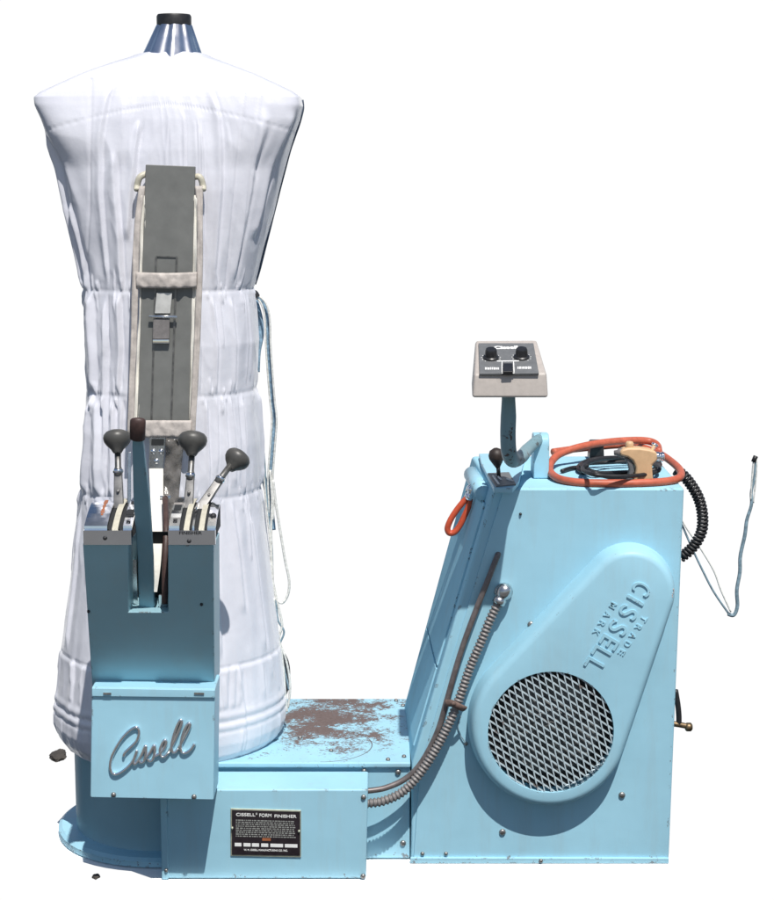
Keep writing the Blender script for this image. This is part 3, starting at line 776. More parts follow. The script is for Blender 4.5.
for px, py in ((491, 358), (521.5, 357.5)):
    c = PT(px, py, .0035)
    bm = BM(); lathe(bm, c, tn, [(.0150, .0), (.0150, .003), (.0118, .005), (.0112, .0165), (.0098, .019), (.002, .0195)], 24)
    kb = obj('control_knob', bm, 'black_plastic', head, True); kb.modifiers.new('e', 'EDGE_SPLIT').split_angle = .6
    bm = BM()
    for k in range(11):
        a = math.radians(-50 + 28 * k); d = xh * math.cos(a) + yh * math.sin(a); e2 = tn.cross(d)
        p = c + d * .0178 + tn * .0006
        hexa(bm, [p - d * .001 - e2 * .0009 - tn * .001, p + d * .001 - e2 * .0009 - tn * .001, p + d * .001 + e2 * .0009 - tn * .001, p - d * .001 + e2 * .0009 - tn * .001,
                  p - d * .001 - e2 * .0009, p + d * .001 - e2 * .0009, p + d * .001 + e2 * .0009, p - d * .001 + e2 * .0009])
    obj('dial_ticks', bm, 'white_ink', face)
bm = BM(); c = PT(508, 367.5, .0035); prism(bm, [PT(503.2, 371.5, .010), PT(513, 371.3, .010), PT(512.6, 363, .0075), PT(503.2, 363, .0075)], -tn * .008)
obj('rocker_switch', bm, 'black_plastic', head, bevel=.001)
bm = BM()
for q in ([(501.6, 374), (514.6, 374), (514.6, 372.6), (501.6, 372.6)], [(501.6, 372), (502.5, 372), (502.5, 361.5), (501.6, 361.5)], [(513.6, 372), (514.6, 372), (514, 361.5), (513.2, 361.5)], [(497, 361.4), (519, 361.2), (519, 360.4), (497, 360.6)], [(497, 374.6), (520, 374.6), (520, 373.9), (497, 373.9)]):
    prism(bm, [PT(x, min(y, 373.3), .0042) for x, y in q], -tn * .0006)
obj('printed_frame', bm, 'white_ink', face)
bm = BM(); add_text(bm, 'Cissell', .0165, PT(506, 347.5, .0042), xh, yh, .046, .0009, .0004)
obj('lettering', bm, 'white_ink', face)
bm = BM()
def smudge(x0, x1, y):
    x = x0
    while x < x1 - .5:
        wd = random.uniform(.9, 2.2); wd = min(wd, x1 - x)
        prism(bm, [PT(x, y + 1.1, .0042), PT(x + wd, y + 1.1, .0042), PT(x + wd, y - 1.1 + random.uniform(-.2, .5), .0042), PT(x, y - 1.1, .0042)], -tn * .0006); x += wd + .55
smudge(485, 499, 368.3); obj('printed_caption', bm, 'white_ink', face); bm = BM(); smudge(517.5, 532, 367.6)
obj('printed_caption', bm, 'white_ink', face)

# ---- belt guard
YG = YF - .0035
GD = .050                                              # depth of the guard
def PG(px, py, off=0): return P(px, py, YG - off)
def hull(c1, r1, c2, r2, n=40):
    d = math.hypot(c2[0] - c1[0], c2[1] - c1[1]); ang = math.atan2(c2[1] - c1[1], c2[0] - c1[0]); a = math.acos((r1 - r2) / d)
    pts = []
    for k in range(n + 1):                              # big end
        th = ang - a + 2 * a * k / n; pts.append((c2[0] + r2 * math.cos(th), c2[1] + r2 * math.sin(th)))
    for k in range(n + 1):
        th = ang + a + (2 * math.pi - 2 * a) * k / n; pts.append((c1[0] + r1 * math.cos(th), c1[1] + r1 * math.sin(th)))
    return pts
# drawn on the guard's front plane, then given real depth, draft and a rounded rim
c1, r1, c2, r2 = (632, 594), 43.0, (549.5, 729.5), 77.5
gc = PG(*c2, GD); kpx = 1 / scale_at(gc)
levels = [(0.0, .0), (.004, .0005), (.034, .005), (.043, .0085), (.048, .014), (GD, .021)]    # (height off panel, inset)
bm = BM(); rings = []
for h, ins in levels:
    ip = ins * kpx
    pts = hull(c1, r1 + 3.5 - ip, c2, r2 + 3.5 - ip)
    rings.append([bm.verts.new(PG(*p, GD) + Vector((0, GD - h, 0))) for p in pts])
n = len(rings[0])
for a, b2 in zip(rings, rings[1:]):
    for k in range(n): bm.faces.new((a[k], a[(k + 1) % n], b2[(k + 1) % n], b2[k]))
# face with the round opening
gcx, gcy, grx, gry = 551, 732.5, 63.0, 60.0
NH = n
hole = []
for v in rings[-1]:
    pc = v.co; ctr = PG(gcx, gcy, GD); a = math.atan2(pc.z - ctr.z, pc.x - ctr.x); hole.append(a)
ctr = PG(gcx, gcy, GD); R = grx * scale_at(ctr)
hv = []; 
# opening edge as its own ring, joined by triangulated fill
hv = [bm.verts.new(ctr + Vector((math.cos(2 * math.pi * k / 72) * R, 0, math.sin(2 * math.pi * k / 72) * R))) for k in range(72)]
hi = [bm.verts.new(v.co + Vector((0, .010, 0))) for v in hv]
edges = []
def ed(u, v):
    e = bm.edges.get((u, v)); return e or bm.edges.new((u, v))
for k in range(n): edges.append(ed(rings[-1][k], rings[-1][(k + 1) % n]))
for k in range(72): edges.append(ed(hv[k], hv[(k + 1) % 72]))
bmesh.ops.triangle_fill(bm, use_beauty=True, use_dissolve=False, edges=edges)
for k in range(72): bm.faces.new((hv[k], hi[k], hi[(k + 1) % 72], hv[(k + 1) % 72]))
guard = obj('belt_guard', bm, 'paint', mach, True)
guard.modifiers.new('e', 'EDGE_SPLIT').split_angle = math.radians(38)
# expanded metal grille
bm = BM(); s = scale_at(ctr); va = Vector((2.05, 0, -8.8)) * s; vb = Vector((7.75, 0, -5.2)) * s
def clipped(p, d):
    bq = 2 * (p.x * d.x + p.z * d.z); aq = d.x ** 2 + d.z ** 2; cq = p.x ** 2 + p.z ** 2 - (R * .995) ** 2
    D = bq * bq - 4 * aq * cq
    if D <= 0: return None
    return (-bq - math.sqrt(D)) / (2 * aq), (-bq + math.sqrt(D)) / (2 * aq)
for step, d in ((vb, va), (va, vb)):
    dn = d.normalized(); nr = Vector((dn.z, 0, -dn.x))
    for k in range(-30, 31):
        p = step * k; cl = clipped(p, d)
        if not cl or cl[1] - cl[0] < .3: continue
        a = ctr + p + d * cl[0]; b3 = ctr + p + d * cl[1]
        wv = nr * (.00122 if d is va else .00138); y0 = .003 if d is va else .0042
        hexa(bm, [a - wv + Vector((0, y0, 0)), a + wv + Vector((0, y0, 0)), a + wv + Vector((0, y0 + .0032, 0)), a - wv + Vector((0, y0 + .0032, 0)),
                  b3 - wv + Vector((0, y0, 0)), b3 + wv + Vector((0, y0, 0)), b3 + wv + Vector((0, y0 + .0032, 0)), b3 - wv + Vector((0, y0 + .0032, 0))])
for k in range(7):                              # tabs folded back along the lower right rim
    a = math.radians(-74 + 7.5 * k); q = ctr + Vector((math.cos(a), 0, math.sin(a))) * R * .93
    tube(bm, [q + Vector((-.004, .002, -.002)), q + Vector((-.001, -.003, .003)), q + Vector((.004, -.001, .004)), q + Vector((.005, .003, -.001))], .0016, 6, 4)
m, t, b = new_mat('grille_paint'); M['grille'] = m
tc = N(t, 'ShaderNodeTexCoord').outputs['Object']; n = noise_node(t, 22, 6, .7, tc); n2 = noise_node(t, 90, 4, .6, tc)
c1_ = ramp(t, n2.outputs['Fac'], [(.3, (.40, .49, .53)), (.7, (.54, .64, .68))]).outputs[0]
t.links.new(mix(t, ramp(t, n.outputs['Fac'], [(.60, 0.0), (.66, .85)]).outputs[0], c1_, (.13, .085, .07)), b.inputs['Base Color']); b.inputs['Roughness'].default_value = .5
obj('mesh_grille', bm, 'grille', guard)
# dark housing behind the grille with a dusty pulley
bm = BM(); lathe(bm, ctr + Vector((0, .043, 0)), (0, -1, 0), [(R * 1.02, 0), (R * 1.02, .0015)], 48); obj('guard_back', bm, 'dark', guard)
bm = BM(); lathe(bm, ctr + Vector((.004, .041, .004)), (0, -1, 0), [(R * .80, 0), (R * .80, .006), (R * .74, .009), (R * .70, .005), (R * .30, .005), (R * .26, .014), (R * .10, .016), (R * .08, .02), (.002, .021)], 48); obj('pulley', bm, 'motor', guard, True)
for k in range(4):
    a = math.radians(20 + 90 * k); d = Vector((math.cos(a), 0, math.sin(a))); e2 = Vector((-d.z, 0, d.x)); bm = BM()
    p = ctr + Vector((.004, .034, .004)); hexa(bm, [p + d * R * .28 - e2 * .006, p + d * R * .28 + e2 * .006, p + d * R * .72 + e2 * .008, p + d * R * .72 - e2 * .008] + [x + Vector((0, -.006, 0)) for x in (p + d * R * .28 - e2 * .006, p + d * R * .28 + e2 * .006, p + d * R * .72 + e2 * .008, p + d * R * .72 - e2 * .008)])
    obj('spoke', bm, 'motor', guard)
# embossed lettering
ZB = lambda c: PG(560 + c[0] / 5.954, 540 + c[1] / 5.954, GD)       # read off the 5.95x enlargement
gx = (PG(594.5, 663.5, GD) - PG(641.5, 588, GD)).normalized(); gy = Vector((0, -1, 0)).cross(gx)
def guard_text(s, pts, size, width, bold, depth, name):
    bm = BM()
    for ch, c in zip(s, pts):
        add_text(bm, ch, size, ZB(c), gx, gy, width if ch not in 'I' else None, bold, depth)
    obj(name, bm, 'paint', guard, bevel=.0006)
guard_text('CISSELL', [(487, 288), (449, 357), (406, 430), (345, 522), (292, 607), (246, 672), (203, 742)], .054, .0215, .0004, .0032, 'lettering')
guard_text('TRADE', [(500, 468), (466, 519), (433, 569), (401, 618), (368, 668)], .0185, .0108, .0003, .0020, 'small_lettering')
guard_text('MARK', [(316, 388), (281, 444), (248, 496), (216, 547)], .0185, .0115, .0003, .0020, 'small_lettering')
# rubbed primer along the right rim
bm = BM()
for k in range(26):
    t = k / 25; x = 675.5 - 14 * t; y = 590 + 46 * t
    p = PG(x - 1.2 + random.uniform(-.6, .3), y, GD) + Vector((0, .004 + .004 * random.random(), 0)); r = random.uniform(.0008, .0024)
    lathe(bm, p + Vector((0, .002, 0)), (.3, -1, 0), [(r, 0), (r, .003), (r * .4, .0034)], 7)
obj('scuffed_edge', bm, 'scuff', guard)
for px, py in ((520, 602),): pass

# ---- conduit, pipe, clamp, connector
cp = [P(366, 803.5, -.165), P(385, 800.5, -.165), P(405, 790, -.16), P(424, 768, -.155), P(442, 738, -.15), P(457, 705, -.145), P(470, 668, -.14), P(482, 640, -.138), P(491, 618, -.135), P(499, 602, -.132)]
path = smooth_path(cp, 60); ln = [0]
for a, b2 in zip(path, path[1:]): ln.append(ln[-1] + (b2 - a).length)
tot = ln[-1]; res = []; k = 0; nst = int(tot / .0016)
for i in range(nst + 1):
    L0 = tot * i / nst
    while k < len(ln) - 2 and ln[k + 1] < L0: k += 1
    f = (L0 - ln[k]) / max(1e-9, ln[k + 1] - ln[k]); res.append(path[k].lerp(path[k + 1], f))
bm = BM(); tube(bm, res, lambda t: .0089 + .0016 * math.sin(2 * math.pi * t * tot / .0082), 14, 1, False)
obj('flexible_conduit', bm, 'conduit', mach, True)
bm = BM(); d = (cp[-1] - cp[-2]).normalized(); lathe(bm, cp[-1] - d * .004, d, [(.0135, 0), (.0135, .012), (.011, .013), (.011, .016), (.0145, .018), (.016, .028), (.0145, .038), (.008, .044)], 18); obj('conduit_elbow', bm, 'chrome_dull', mach, True)
bm = BM(); lathe(bm, P(503.5, 591.5, YF - .006), (0, -1, 0), [(.018, 0), (.019, .004), (.016, .007), (.012, .008)], 24); obj('connector_flange', bm, 'chrome_dull', mach, True)
bm = BM(); tube(bm, [P(367, 791, -.16), P(385, 788, -.155), P(405, 779, -.148), P(421, 763, -.145), P(437, 733, -.14), P(447, 700, -.138), P(456, 668, -.135), P(466, 637, -.13), P(480, 600, -.125), P(490, 575, -.122), P(497.5, 556, -.115), P(498, 555, -.10)], .0062, 10, 8); obj('copper_pipe', bm, 'pipe', mach, True)
bm = BM(); tube(bm, [P(446, 703, -.150), P(453, 703.5, -.158), P(460, 707, -.160), P(464.5, 709, -.150)], .0078, 8, 5, True, .5); pc = obj('pipe_clamp', bm, 'rustclamp', mach, True)
bolt('bolt', P(453.5, 703.5, -.163), pc, .005, mat='rustclamp')
bm = BM(); tube(bm, [P(461, 716, -.12), P(458, 725, -.115), P(460.5, 735, -.115), P(466, 743, -.116)], .0012, 6, 6); obj('thin_wire', bm, 'wire', mach, True)

# ---- right side: valve, wire arm, black hose elbow behind the form
xs = fr[1].x + .004
v0 = Vector((P(677, 724, 0).x - .004, -.0, P(677, 724, 0).z)); v1 = P(691, 727, 0)
bm = BM(); tube(bm, [v0 - Vector((.03, 0, 0)), v0, v1], .0062, 12, 4); vv = obj('drain_valve', bm, 'brass', mach, True)
bm = BM(); lathe(bm, v1 - Vector((.012, 0, 0)), (1, 0, .0), [(.007, 0), (.0095, .003), (.0095, .012), (.006, .015)], 12); obj('valve_cap', bm, 'brass', vv, True)
bm = BM(); tube(bm, [P(675.5, 690, 0), P(678, 705, 0), P(679, 716, 0), P(679, 724, 0)], .006, 8, 4); obj('valve_stem', bm, 'black', vv, True)
def ptube(name, pts, Y, r, mat, parent, flat=1.0, seg=8, n=6):
    bm = BM(); tube(bm, [P(p[0], p[1], Y if len(p) < 3 else p[2]) for p in pts], r, seg, n, True, flat); return obj(name, bm, mat, parent, True)
wa = ptube('wire_arm', [(676, 512), (683, 527), (693, 550), (704, 573), (714, 592), (729, 614)], .22, .0024, 'wire', mach)
ptube('bright_strand', [(677, 510), (686, 527), (701, 549), (714, 571), (721, 590), (731, 612)], .215, .0019, 'white_cord', wa)
ptube('twisted_strand', [(728, 614), (734, 615), (737.5, 606), (737, 590), (740, 572), (740.5, 556), (745, 535), (747, 520), (751.5, 505), (751.5, 492), (754.5, 478), (756, 459)], .22, lambda t: .0043 - .0015 * max(0, (t - .55) / .45), 'wire', wa, 1, 8, 8)
ptube('end_loop', [(751, 500), (752, 480), (753.5, 462), (755.5, 458), (757, 464), (755.5, 485), (753.5, 503)], .218, .0018, 'white_cord', wa)
ptube('end_stop', [(753.5, 462), (756, 456)], .22, .0055, 'black', wa)
ptube('black_hose', [(279, 650), (285, 662), (286.5, 675), (285, 688), (280, 700)], .20, .0085, 'black', mach)

# ================================================================== form cover
rows = [(53, 144, 201, .056), (54.5, 136, 207, .059), (58, 128, 214, .064), (64, 112, 229, .071), (75, 84, 257, .082), (86, 60, 281, .092), (93, 45, 295, .098), (98, 39, 301, .102), (106, 39.5, 302.5, .107),
        (120, 45, 299.5, .114), (150, 54, 289, .124), (190, 63.5, 278.5, .132), (240, 75, 266, .136), (272, 82, 258, .140), (287, 85, 253, .143), (300, 84.5, 255, .147), (340, 86, 258.5, .154), (375, 87, 256, .155), (388, 87.3, 255, .1565),
        (400, 86, 257.5, .158), (440, 84, 260.5, .165), (475, 82.5, 260.5, .168), (487, 82.8, 259.5, .1695), (500, 81, 262, .171), (560, 74, 269.5, .190), (620, 67, 276.5, .208), (645, 64, 279, .215), (685, 60.5, 282.5, .226), (705, 58.5, 284.5, .230), (716, 58.5, 284, .230), (727, 62, 280.5, .225), (737, 70, 272, .212)]
def row_at(py):
    for a, b2 in zip(rows, rows[1:]):
        if a[0] <= py <= b2[0]:
            t = (py - a[0]) / (b2[0] - a[0]); return [a[i] + (b2[i] - a[i]) * t for i in range(4)]
    return rows[-1]
pys = []; y = 53.0
while y < 100: pys.append(y); y += 1.0
while y <= 737: pys.append(y); y += 1.75
pys.append(737.0)
NT = 600
def sm(a, b2, x):
    t = max(0, min(1, (x - a) / (b2 - a))); return t * t * (3 - 2 * t)
seams = (287, 388, 487)
rf = random.Random(21)
FOLDS = []                                     # (angle, drift per survey row, first row, last row, height, width in angle)
def front_angle(px, py):
    _, a0, b0, _d = row_at(py); return -math.acos(max(-1, min(1, (px - (a0 + b0) / 2) / ((b0 - a0) / 2))))
def add_fold(px, y0, y1, lean, amp, wd):
    th = front_angle(px, (y0 + y1) / 2); FOLDS.append((th, lean, y0, y1, amp, wd))
for px, y0, y1, lean, amp, wd in ((91, 80, 285, .0002, .004, .045), (245, 82, 285, -.0002, .004, .045), (226, 120, 285, 0, .0025, .035), (262, 105, 285, -.0004, .0045, .05), (72, 130, 292, .0008, .008, .09), (84, 200, 292, .0006, .006, .07), (112, 150, 288, .0009, .005, .06), (122, 120, 240, -.0006, .004, .07), (205, 110, 285, .0001, .002, .03), (275, 110, 240, -.0005, .005, .05),
    (98, 288, 388, .0006, .007, .08), (110, 288, 480, .0002, .006, .06), (124, 288, 388, 0, .005, .05), (228, 290, 388, 0, .003, .035), (212, 290, 386, 0, .002, .03), (243, 292, 388, 0, .003, .04), (104, 390, 488, .001, .008, .08), (94, 395, 488, -.0008, .007, .08), (118, 390, 488, .0004, .006, .05), (126, 388, 500, 0, .004, .04), (220, 390, 487, .0001, .003, .03), (236, 390, 487, 0, .003, .03), (250, 390, 487, 0, .004, .04),
    (228, 488, 640, -.0002, .003, .04), (246, 488, 600, .0003, .003, .05), (262, 500, 642, .0002, .004, .05), (80, 500, 640, 0, .004, .05), (222, 650, 684, 0, .0015, .03), (236, 650, 684, .0004, .0015, .03), (250, 648, 684, .0003, .002, .03), (268, 648, 684, 0, .002, .03)):
    add_fold(px, y0, y1, lean, amp, wd)
for k in range(60):                            # gathers along the hem
    FOLDS.append((rf.uniform(-math.pi, 0), rf.uniform(-.001, .001), rf.choice((642, 700)), rf.choice((668, 684, 733)), rf.uniform(.0008, .0022), rf.uniform(.02, .05)))
for k in range(46):                            # back and flanks
    FOLDS.append((rf.uniform(0, math.pi), rf.uniform(-.0006, .0006), *rf.choice(((100, 287), (288, 388), (388, 487), (490, 640))), rf.uniform(.002, .005), rf.uniform(.04, .09)))
for k in range(30):                            # fine pulls across the front
    y0 = rf.choice((288, 388, 487, 120)); FOLDS.append((rf.uniform(-math.pi, 0), rf.uniform(-.0005, .0005), y0, y0 + rf.uniform(50, 95), rf.uniform(.0008, .002), rf.uniform(.018, .035)))
for sy in seams:                               # short tucks where the elastic gathers the cloth
    for k in range(110):
        th = rf.uniform(-math.pi, math.pi); L = rf.uniform(6, 24)
        if rf.random() < .6: FOLDS.append((th, rf.uniform(-.001, .001), sy - 1, sy + L, rf.uniform(.001, .0024), rf.uniform(.014, .03)))
        else: FOLDS.append((th, rf.uniform(-.001, .001), sy - L, sy + 1, rf.uniform(.001, .0024), rf.uniform(.014, .03)))
def ring_folds(py):
    arr = [0.0] * NT; st = 2 * math.pi / NT
    for th, lean, y0, y1, amp, wd in FOLDS:
        if not y0 < py < y1: continue
        t = (py - y0) / (y1 - y0)
        e = min(1, t / .12, (1 - t) / .12) if y1 - y0 > 40 else min(1, (1 - abs(2 * t - 1)) * 1.6)
        e = e * e * (3 - 2 * e)
        c = th + lean * (py - (y0 + y1) / 2) + .25 * wd * noise.noise(Vector((th * 5, py * .02, 1)))
        i0 = int((c - 2.6 * wd) / st); i1 = int((c + 2.6 * wd) / st) + 1
        for i in range(i0, i1 + 1):
            u = (i * st - c) / wd
            # soft rise on one side, a crisp tuck on the other
            v = math.exp(-u * u * .9) if u < 0 else math.exp(-u * u * 5) - .45 * math.exp(-((u - .75) ** 2) * 6)
            arr[i % NT] += 1.4 * amp * e * v
    run = 75; tot = sum(arr[k % NT] for k in range(-run, run + 1)); out = []
    for k in range(NT):                          # keep the mean surface where it is: folds push in as much as out
        out.append(arr[k] - .9 * tot / (2 * run + 1)); tot += arr[(k + run + 1) % NT] - arr[(k - run) % NT]
    return out
def fold(th, py, px):
    """slow sag, seams and hem bands of the cloth, in metres outward"""
    c, s_ = math.cos(th), math.sin(th)
    amp = sm(60, 130, py); low = 1 - .5 * sm(500, 560, py); left = 1 + .9 * max(0, -c)
    v1 = noise.noise(Vector((c * 3.0, s_ * 3.0, py * .0040)))
    v4 = 1 - 2 * abs(noise.noise(Vector((c * 3.4 + py * .004, s_ * 3.4, py * .013 + 21))))
    v5 = 1 - 2 * abs(noise.noise(Vector((c * 7 - py * .02, s_ * 7, py * .022 + 51))))
    d = amp * low * left * (.0050 * v1 + .0020 * v4 + .0010 * v5)
    for sy in seams: d -= .0012 * math.exp(-((py - sy) / 2.0) ** 2)
    ys = 106 + 26 * (abs(px - 168) / 125) ** 1.4
    d -= .0009 * math.exp(-((py - ys) / 1.4) ** 2) * (1 + .9 * math.sin(th * 150))
    if s_ < 0 and 80 < py < 285:
        for x0, k in ((91, -.012), (245.5, -.10), (262, -.13)):
            d -= .0028 * math.exp(-((px - x0 - k * (py - 82)) / 1.1) ** 2)
    d += .0020 * sm(643, 646, py) - .0030 * math.exp(-((py - 645) / 1.4) ** 2)
    d += .0019 * math.exp(-((py - 689) / 3.0) ** 2) - .002 * math.exp(-((py - 694.5) / 1.5) ** 2) + .0018 * math.exp(-((py - 699) / 2.6) ** 2) - .0018 * math.exp(-((py - 704) / 1.5) ** 2)
    d += .0016 * noise.noise(Vector((c * 12, s_ * 12, 40 + py * .01))) * sm(600, 640, py)
    return d
fb = P(171, 720, AX); fb.z = .21
cover_root = thing('form_cover', 'white satin cloth cover with gathered seams stretched over the tall garment form', 'cover', (fb.x, AX, fb.z))
bm = BM(); grid = []
for py in pys:
    _, xl_, xr_, dep = row_at(py)
    pl_, pr_ = P(xl_, py, AX), P(xr_, py, AX); cx = (pl_.x + pr_.x) / 2; a = (pr_.x - pl_.x) / 2; z = pl_.z
    ex = 2.0 + (4.2 * (1 - sm(94, 170, py)) + .9 * (1 - sm(150, 290, py))) * sm(54, 74, py)
    ring = []; rfold = ring_folds(py)
    for k in range(NT):
        th = 2 * math.pi * k / NT; c, s_ = math.cos(th), math.sin(th)
        r = (abs(c / a) ** ex + abs(s_ / dep) ** ex) ** (-1 / ex)
        x, yy = c * r, s_ * r
        pxx = CX + (cx + x) / scale_at(Vector((cx, AX + yy, z)))
        d = fold(th, py, pxx) + rfold[k] * sm(75, 100, py)
        nv = Vector((x / (a * a), yy / (dep * dep), 0)).normalized()
        soft = 1 - .75 * abs(c) ** 6 * (1 - sm(90, 140, py))
        ring.append(bm.verts.new(Vector((cx + x, AX + yy, z)) + nv * d * soft))
    grid.append(ring)
for a, b2 in zip(grid, grid[1:]):
    for k in range(NT): bm.faces.new((a[k], b2[k], b2[(k + 1) % NT], a[(k + 1) % NT]))
bm.faces.new(grid[0]); 
tail = [bm.verts.new(v.co.lerp(Vector((fb.x, AX, v.co.z)), .12) + Vector((0, 0, .004))) for v in grid[-1]]
for k in range(NT): bm.faces.new((grid[-1][k], tail[k], tail[(k + 1) % NT], grid[-1][(k + 1) % NT]))
obj('cloth_body', bm, 'cloth', cover_root, True)
# stitched piping down the right armhole
bm = BM(); pts = []
for py in range(100, 286, 8):
    _, xl_, xr_, _d = row_at(py); pts.append(P(xr_ + .2, py, AX + .02))
tube(bm, pts, .0042, 6, 3); obj('side_binding', bm, 'binding', cover_root, True)
def cord(name, pts, r, mat, Y=AX + .01, flat=1.0): return ptube(name, pts, Y, r, mat, cover_root, flat, 8, 7)
def sh(pts, dx): return [(x + dx, y) for x, y in pts]
cord('tie_knot', [(249, 296), (254, 293), (257, 297)], .007, 'black')
main = [(256, 296), (263, 303), (267, 318), (268, 345), (270, 375), (272, 400), (274, 420), (272, 450), (270, 480), (271, 505), (270, 520)]
cord('tie_tape', main, .0055, 'blue_cord', AX + .02, .3)
cord('tie_tape', [(255, 300), (260, 318), (261, 335), (258, 352), (257, 372)], .0060, 'blue_cord', AX + .03, .3)
cord('tie_cord', sh(main, 2.6), .0021, 'white_cord'); cord('tie_cord', sh(main, -2.2), .0019, 'white_cord')
cord('tie_cord', [(255, 388), (259, 415), (262, 450), (264, 478), (267, 510), (270, 540), (272, 575), (275, 592), (278, 605), (282, 625), (279, 640), (286, 660), (290, 685), (288, 708)], .0026, 'white_cord')
cord('tie_cord', [(257, 392), (260, 420), (264, 455), (266, 490), (269, 520), (272, 550), (273, 590), (276, 612)], .0022, 'wire')
cord('tie_cord', [(270, 470), (272, 500), (271, 530), (272, 560), (273, 590), (275, 598), (282, 603), (288, 594), (289, 580), (285, 560), (280, 530), (276, 505), (273, 480)], .0028, 'white_cord')
cord('tie_cord', [(274, 598), (275, 625), (280, 645), (283, 665), (285, 690), (287, 712)], .0026, 'white_cord', AX - .005)
cord('tie_cord', [(276, 600), (278, 620), (284, 632), (279, 648), (284, 668), (289, 690)], .0022, 'wire', AX + .01)
cord('tie_tape', [(262, 470), (267, 492), (271, 512), (273, 530)], .0060, 'blue_cord', AX + .03, .35)

# ================================================================== things lying on the cabinet
zt = ZC
def lay(pts, r): return [P(x, y, Y) for x, y, Y in pts]
# orange air hose, coiled
def onz(px, py, h): return PZ(px, py, ZC + h)
hose = [onz(553, 452, .012), onz(575, 449, .012), onz(600, 446.5, .012), onz(622, 445, .012), onz(640, 447, .02), onz(658, 453, .02), onz(672, 462, .016), onz(680.5, 471, .012), onz(679, 478, .009), onz(665, 481.5, .008), onz(640, 483, .008), onz(610, 483.3, .008), onz(580, 482.5, .008), onz(560, 479, .009), onz(550.5, 472, .012), onz(551, 463, .018), onz(560, 454, .028), onz(580, 447, .038), onz(605, 442.5, .040), onz(630, 440.5, .040), onz(648, 441, .036), onz(657, 445, .030), onz(659, 452, .022)]
b0 = Vector((hose[10].x, .05, ZC))
bm = BM(); tube(bm, hose, .0082, 12, 10); hz = obj('air_hose', bm, 'orange_hose', None, True, at=b0)
tag(hz, 'orange rubber hose coiled on the blue cabinet top', 'hose')
# black cable
cpts = [onz(567, 470, .007)]
bm = BM(); pts = []
for i in range(64):
    a = i / 64 * 2 * math.pi * 4.2; rx = 38 + 7 * math.sin(i * .37); ry = 8.0 + 2.0 * math.sin(i * .53 + 1)
    pts.append(onz(617 + rx * math.cos(a + 2.6) + 3 * math.sin(i * .9), 467.5 + ry * math.sin(a + 2.6) + 1.2 * math.sin(i * .7), .006 + .006 * (i // 15) + .003 * math.sin(i * 1.3)))
pts = [onz(562, 471, .006), onz(572, 468, .006), onz(585, 467.5, .006)] + pts
b0 = Vector((onz(620, 471, 0).x, onz(620, 471, 0).y, ZC))
cable = thing('power_cable', 'black rubber power cable heaped inside the orange hose coil', 'cable', b0)
tube(bm, pts, .0046, 8, 5); obj('cord', bm, 'black', cable, True)
bm = BM(); hx = onz(597, 461, 0); prism(bm, [Vector((hx.x - .017, hx.y, ZC + .001)), Vector((hx.x + .017, hx.y, ZC + .001)), Vector((hx.x + .014, hx.y, ZC + .042)), Vector((hx.x - .014, hx.y, ZC + .042))], Vector((0, .045, 0))); obj('plug_body', bm, 'black_plastic', cable, bevel=.004)
# spray gun
YGUN = onz(645, 486, 0).y + .012
def PGn(px, py, dy=0): return P(px, py, YGUN + dy)
gb = PGn(643, 487); gb.z = ZC
gun = thing('spray_gun', 'tan plastic spray gun standing on its grip among the coiled hoses', 'spray gun', gb)
bm = BM(); prism(bm, [PGn(*p) for p in ((620, 455.5), (621, 450), (628, 448), (640, 448), (650, 449.5), (657, 452), (657.5, 461), (652.5, 465), (653, 474), (654.5, 487), (633, 485.5), (635, 477), (636, 468), (633, 461), (628, 457.5))][::-1], Vector((0, .030, 0)))
obj('gun_body', bm, 'tan', gun, bevel=.005)
bm = BM(); lathe(bm, PGn(629.5, 451, .015), (0, 0, 1), [(.006, 0), (.0085, .004), (.0085, .016), (.006, .02), (.002, .0205)], 16); obj('fluid_knob', bm, 'tan', gun, True)
bm = BM(); prism(bm, [PGn(*p, .006) for p in ((624, 458), (629, 458), (634, 464), (635, 471), (632, 478), (630, 486.5), (624.5, 486.5), (628, 478), (629.5, 470), (628, 464))], Vector((0, .018, 0))); obj('trigger', bm, 'facegrey', gun, bevel=.003)
bm = BM(); lathe(bm, PGn(657, 456.5, .015), (1, 0, -.1), [(.010, -.004), (.010, .004), (.0075, .006), (.0105, .008), (.0105, .013), (.006, .015)], 14); obj('air_fitting', bm, 'chrome', gun, True)
bm = BM(); lathe(bm, PGn(653, 448.5, .015), (.5, 0, 1), [(.004, -.006), (.004, .006), (.007, .007), (.007, .011), (.002, .012)], 12); obj('needle_screw', bm, 'chrome', gun, True)
bm = BM(); lathe(bm, PGn(621, 452.5, .015), (-1, 0, -.05), [(.0095, -.006), (.0095, .004), (.006, .007), (.005, .014)], 14); obj('nozzle', bm, 'conduit', gun, True)
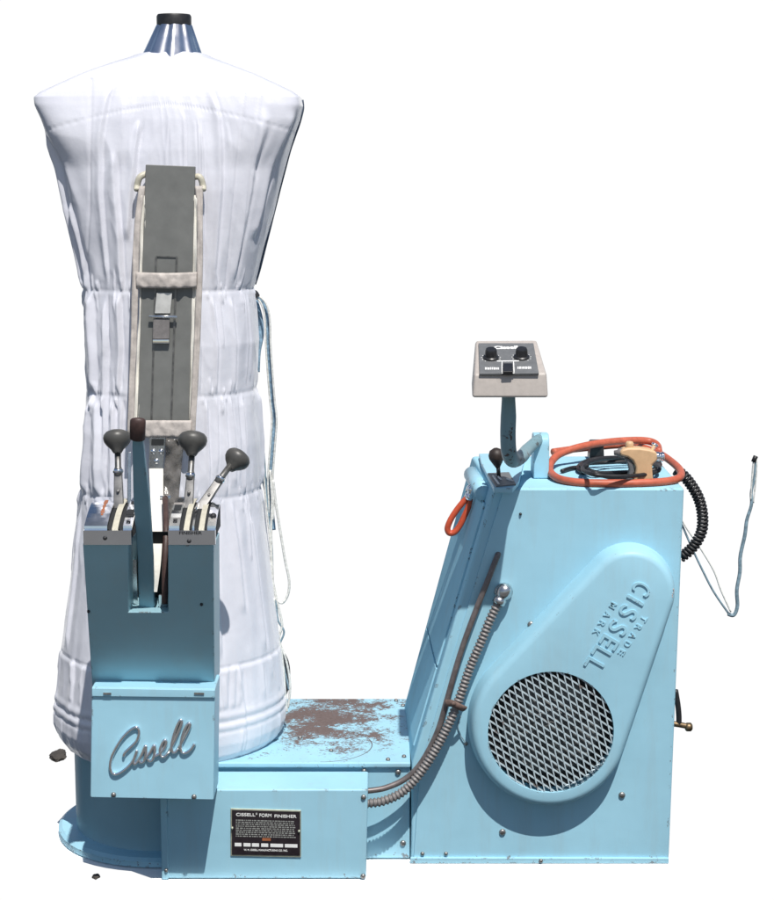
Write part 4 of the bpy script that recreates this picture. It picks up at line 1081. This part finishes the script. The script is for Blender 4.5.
# orange grip hanging on the sloping side
Yh = .06
hx = P(468, 497, Yh)
hk = thing('orange_handle', 'orange rubber loop hanging at the sloping left side of the cabinet', 'handle', P(457, 530, Yh))
bm = BM(); tube(bm, [P(470, 499, Yh), P(468, 508, Yh), P(464, 517, Yh), P(459.5, 526, Yh), P(454.5, 532, Yh), P(449.5, 533, Yh), P(447.5, 528.5, Yh), P(450, 521, Yh), P(455, 512.5, Yh), P(461, 504.5, Yh), P(466.5, 498.5, Yh)], .0066, 12, 8)
obj('strap_loop', bm, 'orange_grip', hk, True)
bm = BM(); d = (P(472, 484, Yh) - P(467, 499, Yh)).normalized(); lathe(bm, P(468.5, 498, Yh), d, [(.0095, -.003), (.0095, .008), (.006, .010), (.0105, .013), (.0105, .024), (.006, .030), (.004, .034)], 16); obj('ferrule', bm, 'chrome', hk, True)
# black coiled cord down the right side
cp = [P(676, 470, .06), P(684, 476, .06), P(692, 486, .06), P(699, 499, .06), P(702.5, 514, .06), P(702, 530, .06), P(696, 543, .06), P(688, 552, .06), P(681, 557, .06)]
path = smooth_path(cp, 60); fr_ = frames(path); ln = [0]
for a, b2 in zip(path, path[1:]): ln.append(ln[-1] + (b2 - a).length)
tot = ln[-1]; turns = tot / .0078; hel = []; nst = int(turns * 14); k = 0
for i in range(nst + 1):
    L0 = tot * i / nst
    while k < len(ln) - 2 and ln[k + 1] < L0: k += 1
    p, d, u, s = fr_[k]; f = (L0 - ln[k]) / max(1e-9, ln[k + 1] - ln[k]); p = path[k].lerp(path[k + 1], f)
    a = 2 * math.pi * turns * i / nst; hel.append(p + (u * math.cos(a) + s * math.sin(a)) * .0095)
bm = BM(); tube(bm, hel, .0034, 7, 1, False)
cc = obj('coiled_cord', bm, 'black', None, True, at=P(690, 550, .06)); tag(cc, 'black coiled cord drooping over the right edge of the cabinet', 'cord')

# ================================================================== dark lumps added in place of leftover bits of cast shadow
def remnant(name, px, py, size, lab):
    p = PZ(px, py, 0); bm = BM(); bmesh.ops.create_icosphere(bm, subdivisions=4, radius=1)
    for v in bm.verts:
        k = 1 + .28 * noise.noise(v.co * 1.1 + Vector((px, 0, 0))) + .2 * noise.noise(v.co * 4)
        v.co = Vector((v.co.x * size[0], v.co.y * size[1], v.co.z * size[2])) * k + p + Vector((0, 0, size[2] * .55))
    o = obj(name, bm, 'shadow_lump', None, True, at=p); tag(o, lab, 'dirt clod'); return o
remnant('shadow_remnant', 58, 757, (.020, .036, .008), 'larger dark cast-shadow clod on the white ground left of the round base')
remnant('shadow_remnant', 96, 877.5, (.008, .010, .004), 'tiny dark lump for a bit of cast shadow in front of the round base flange')
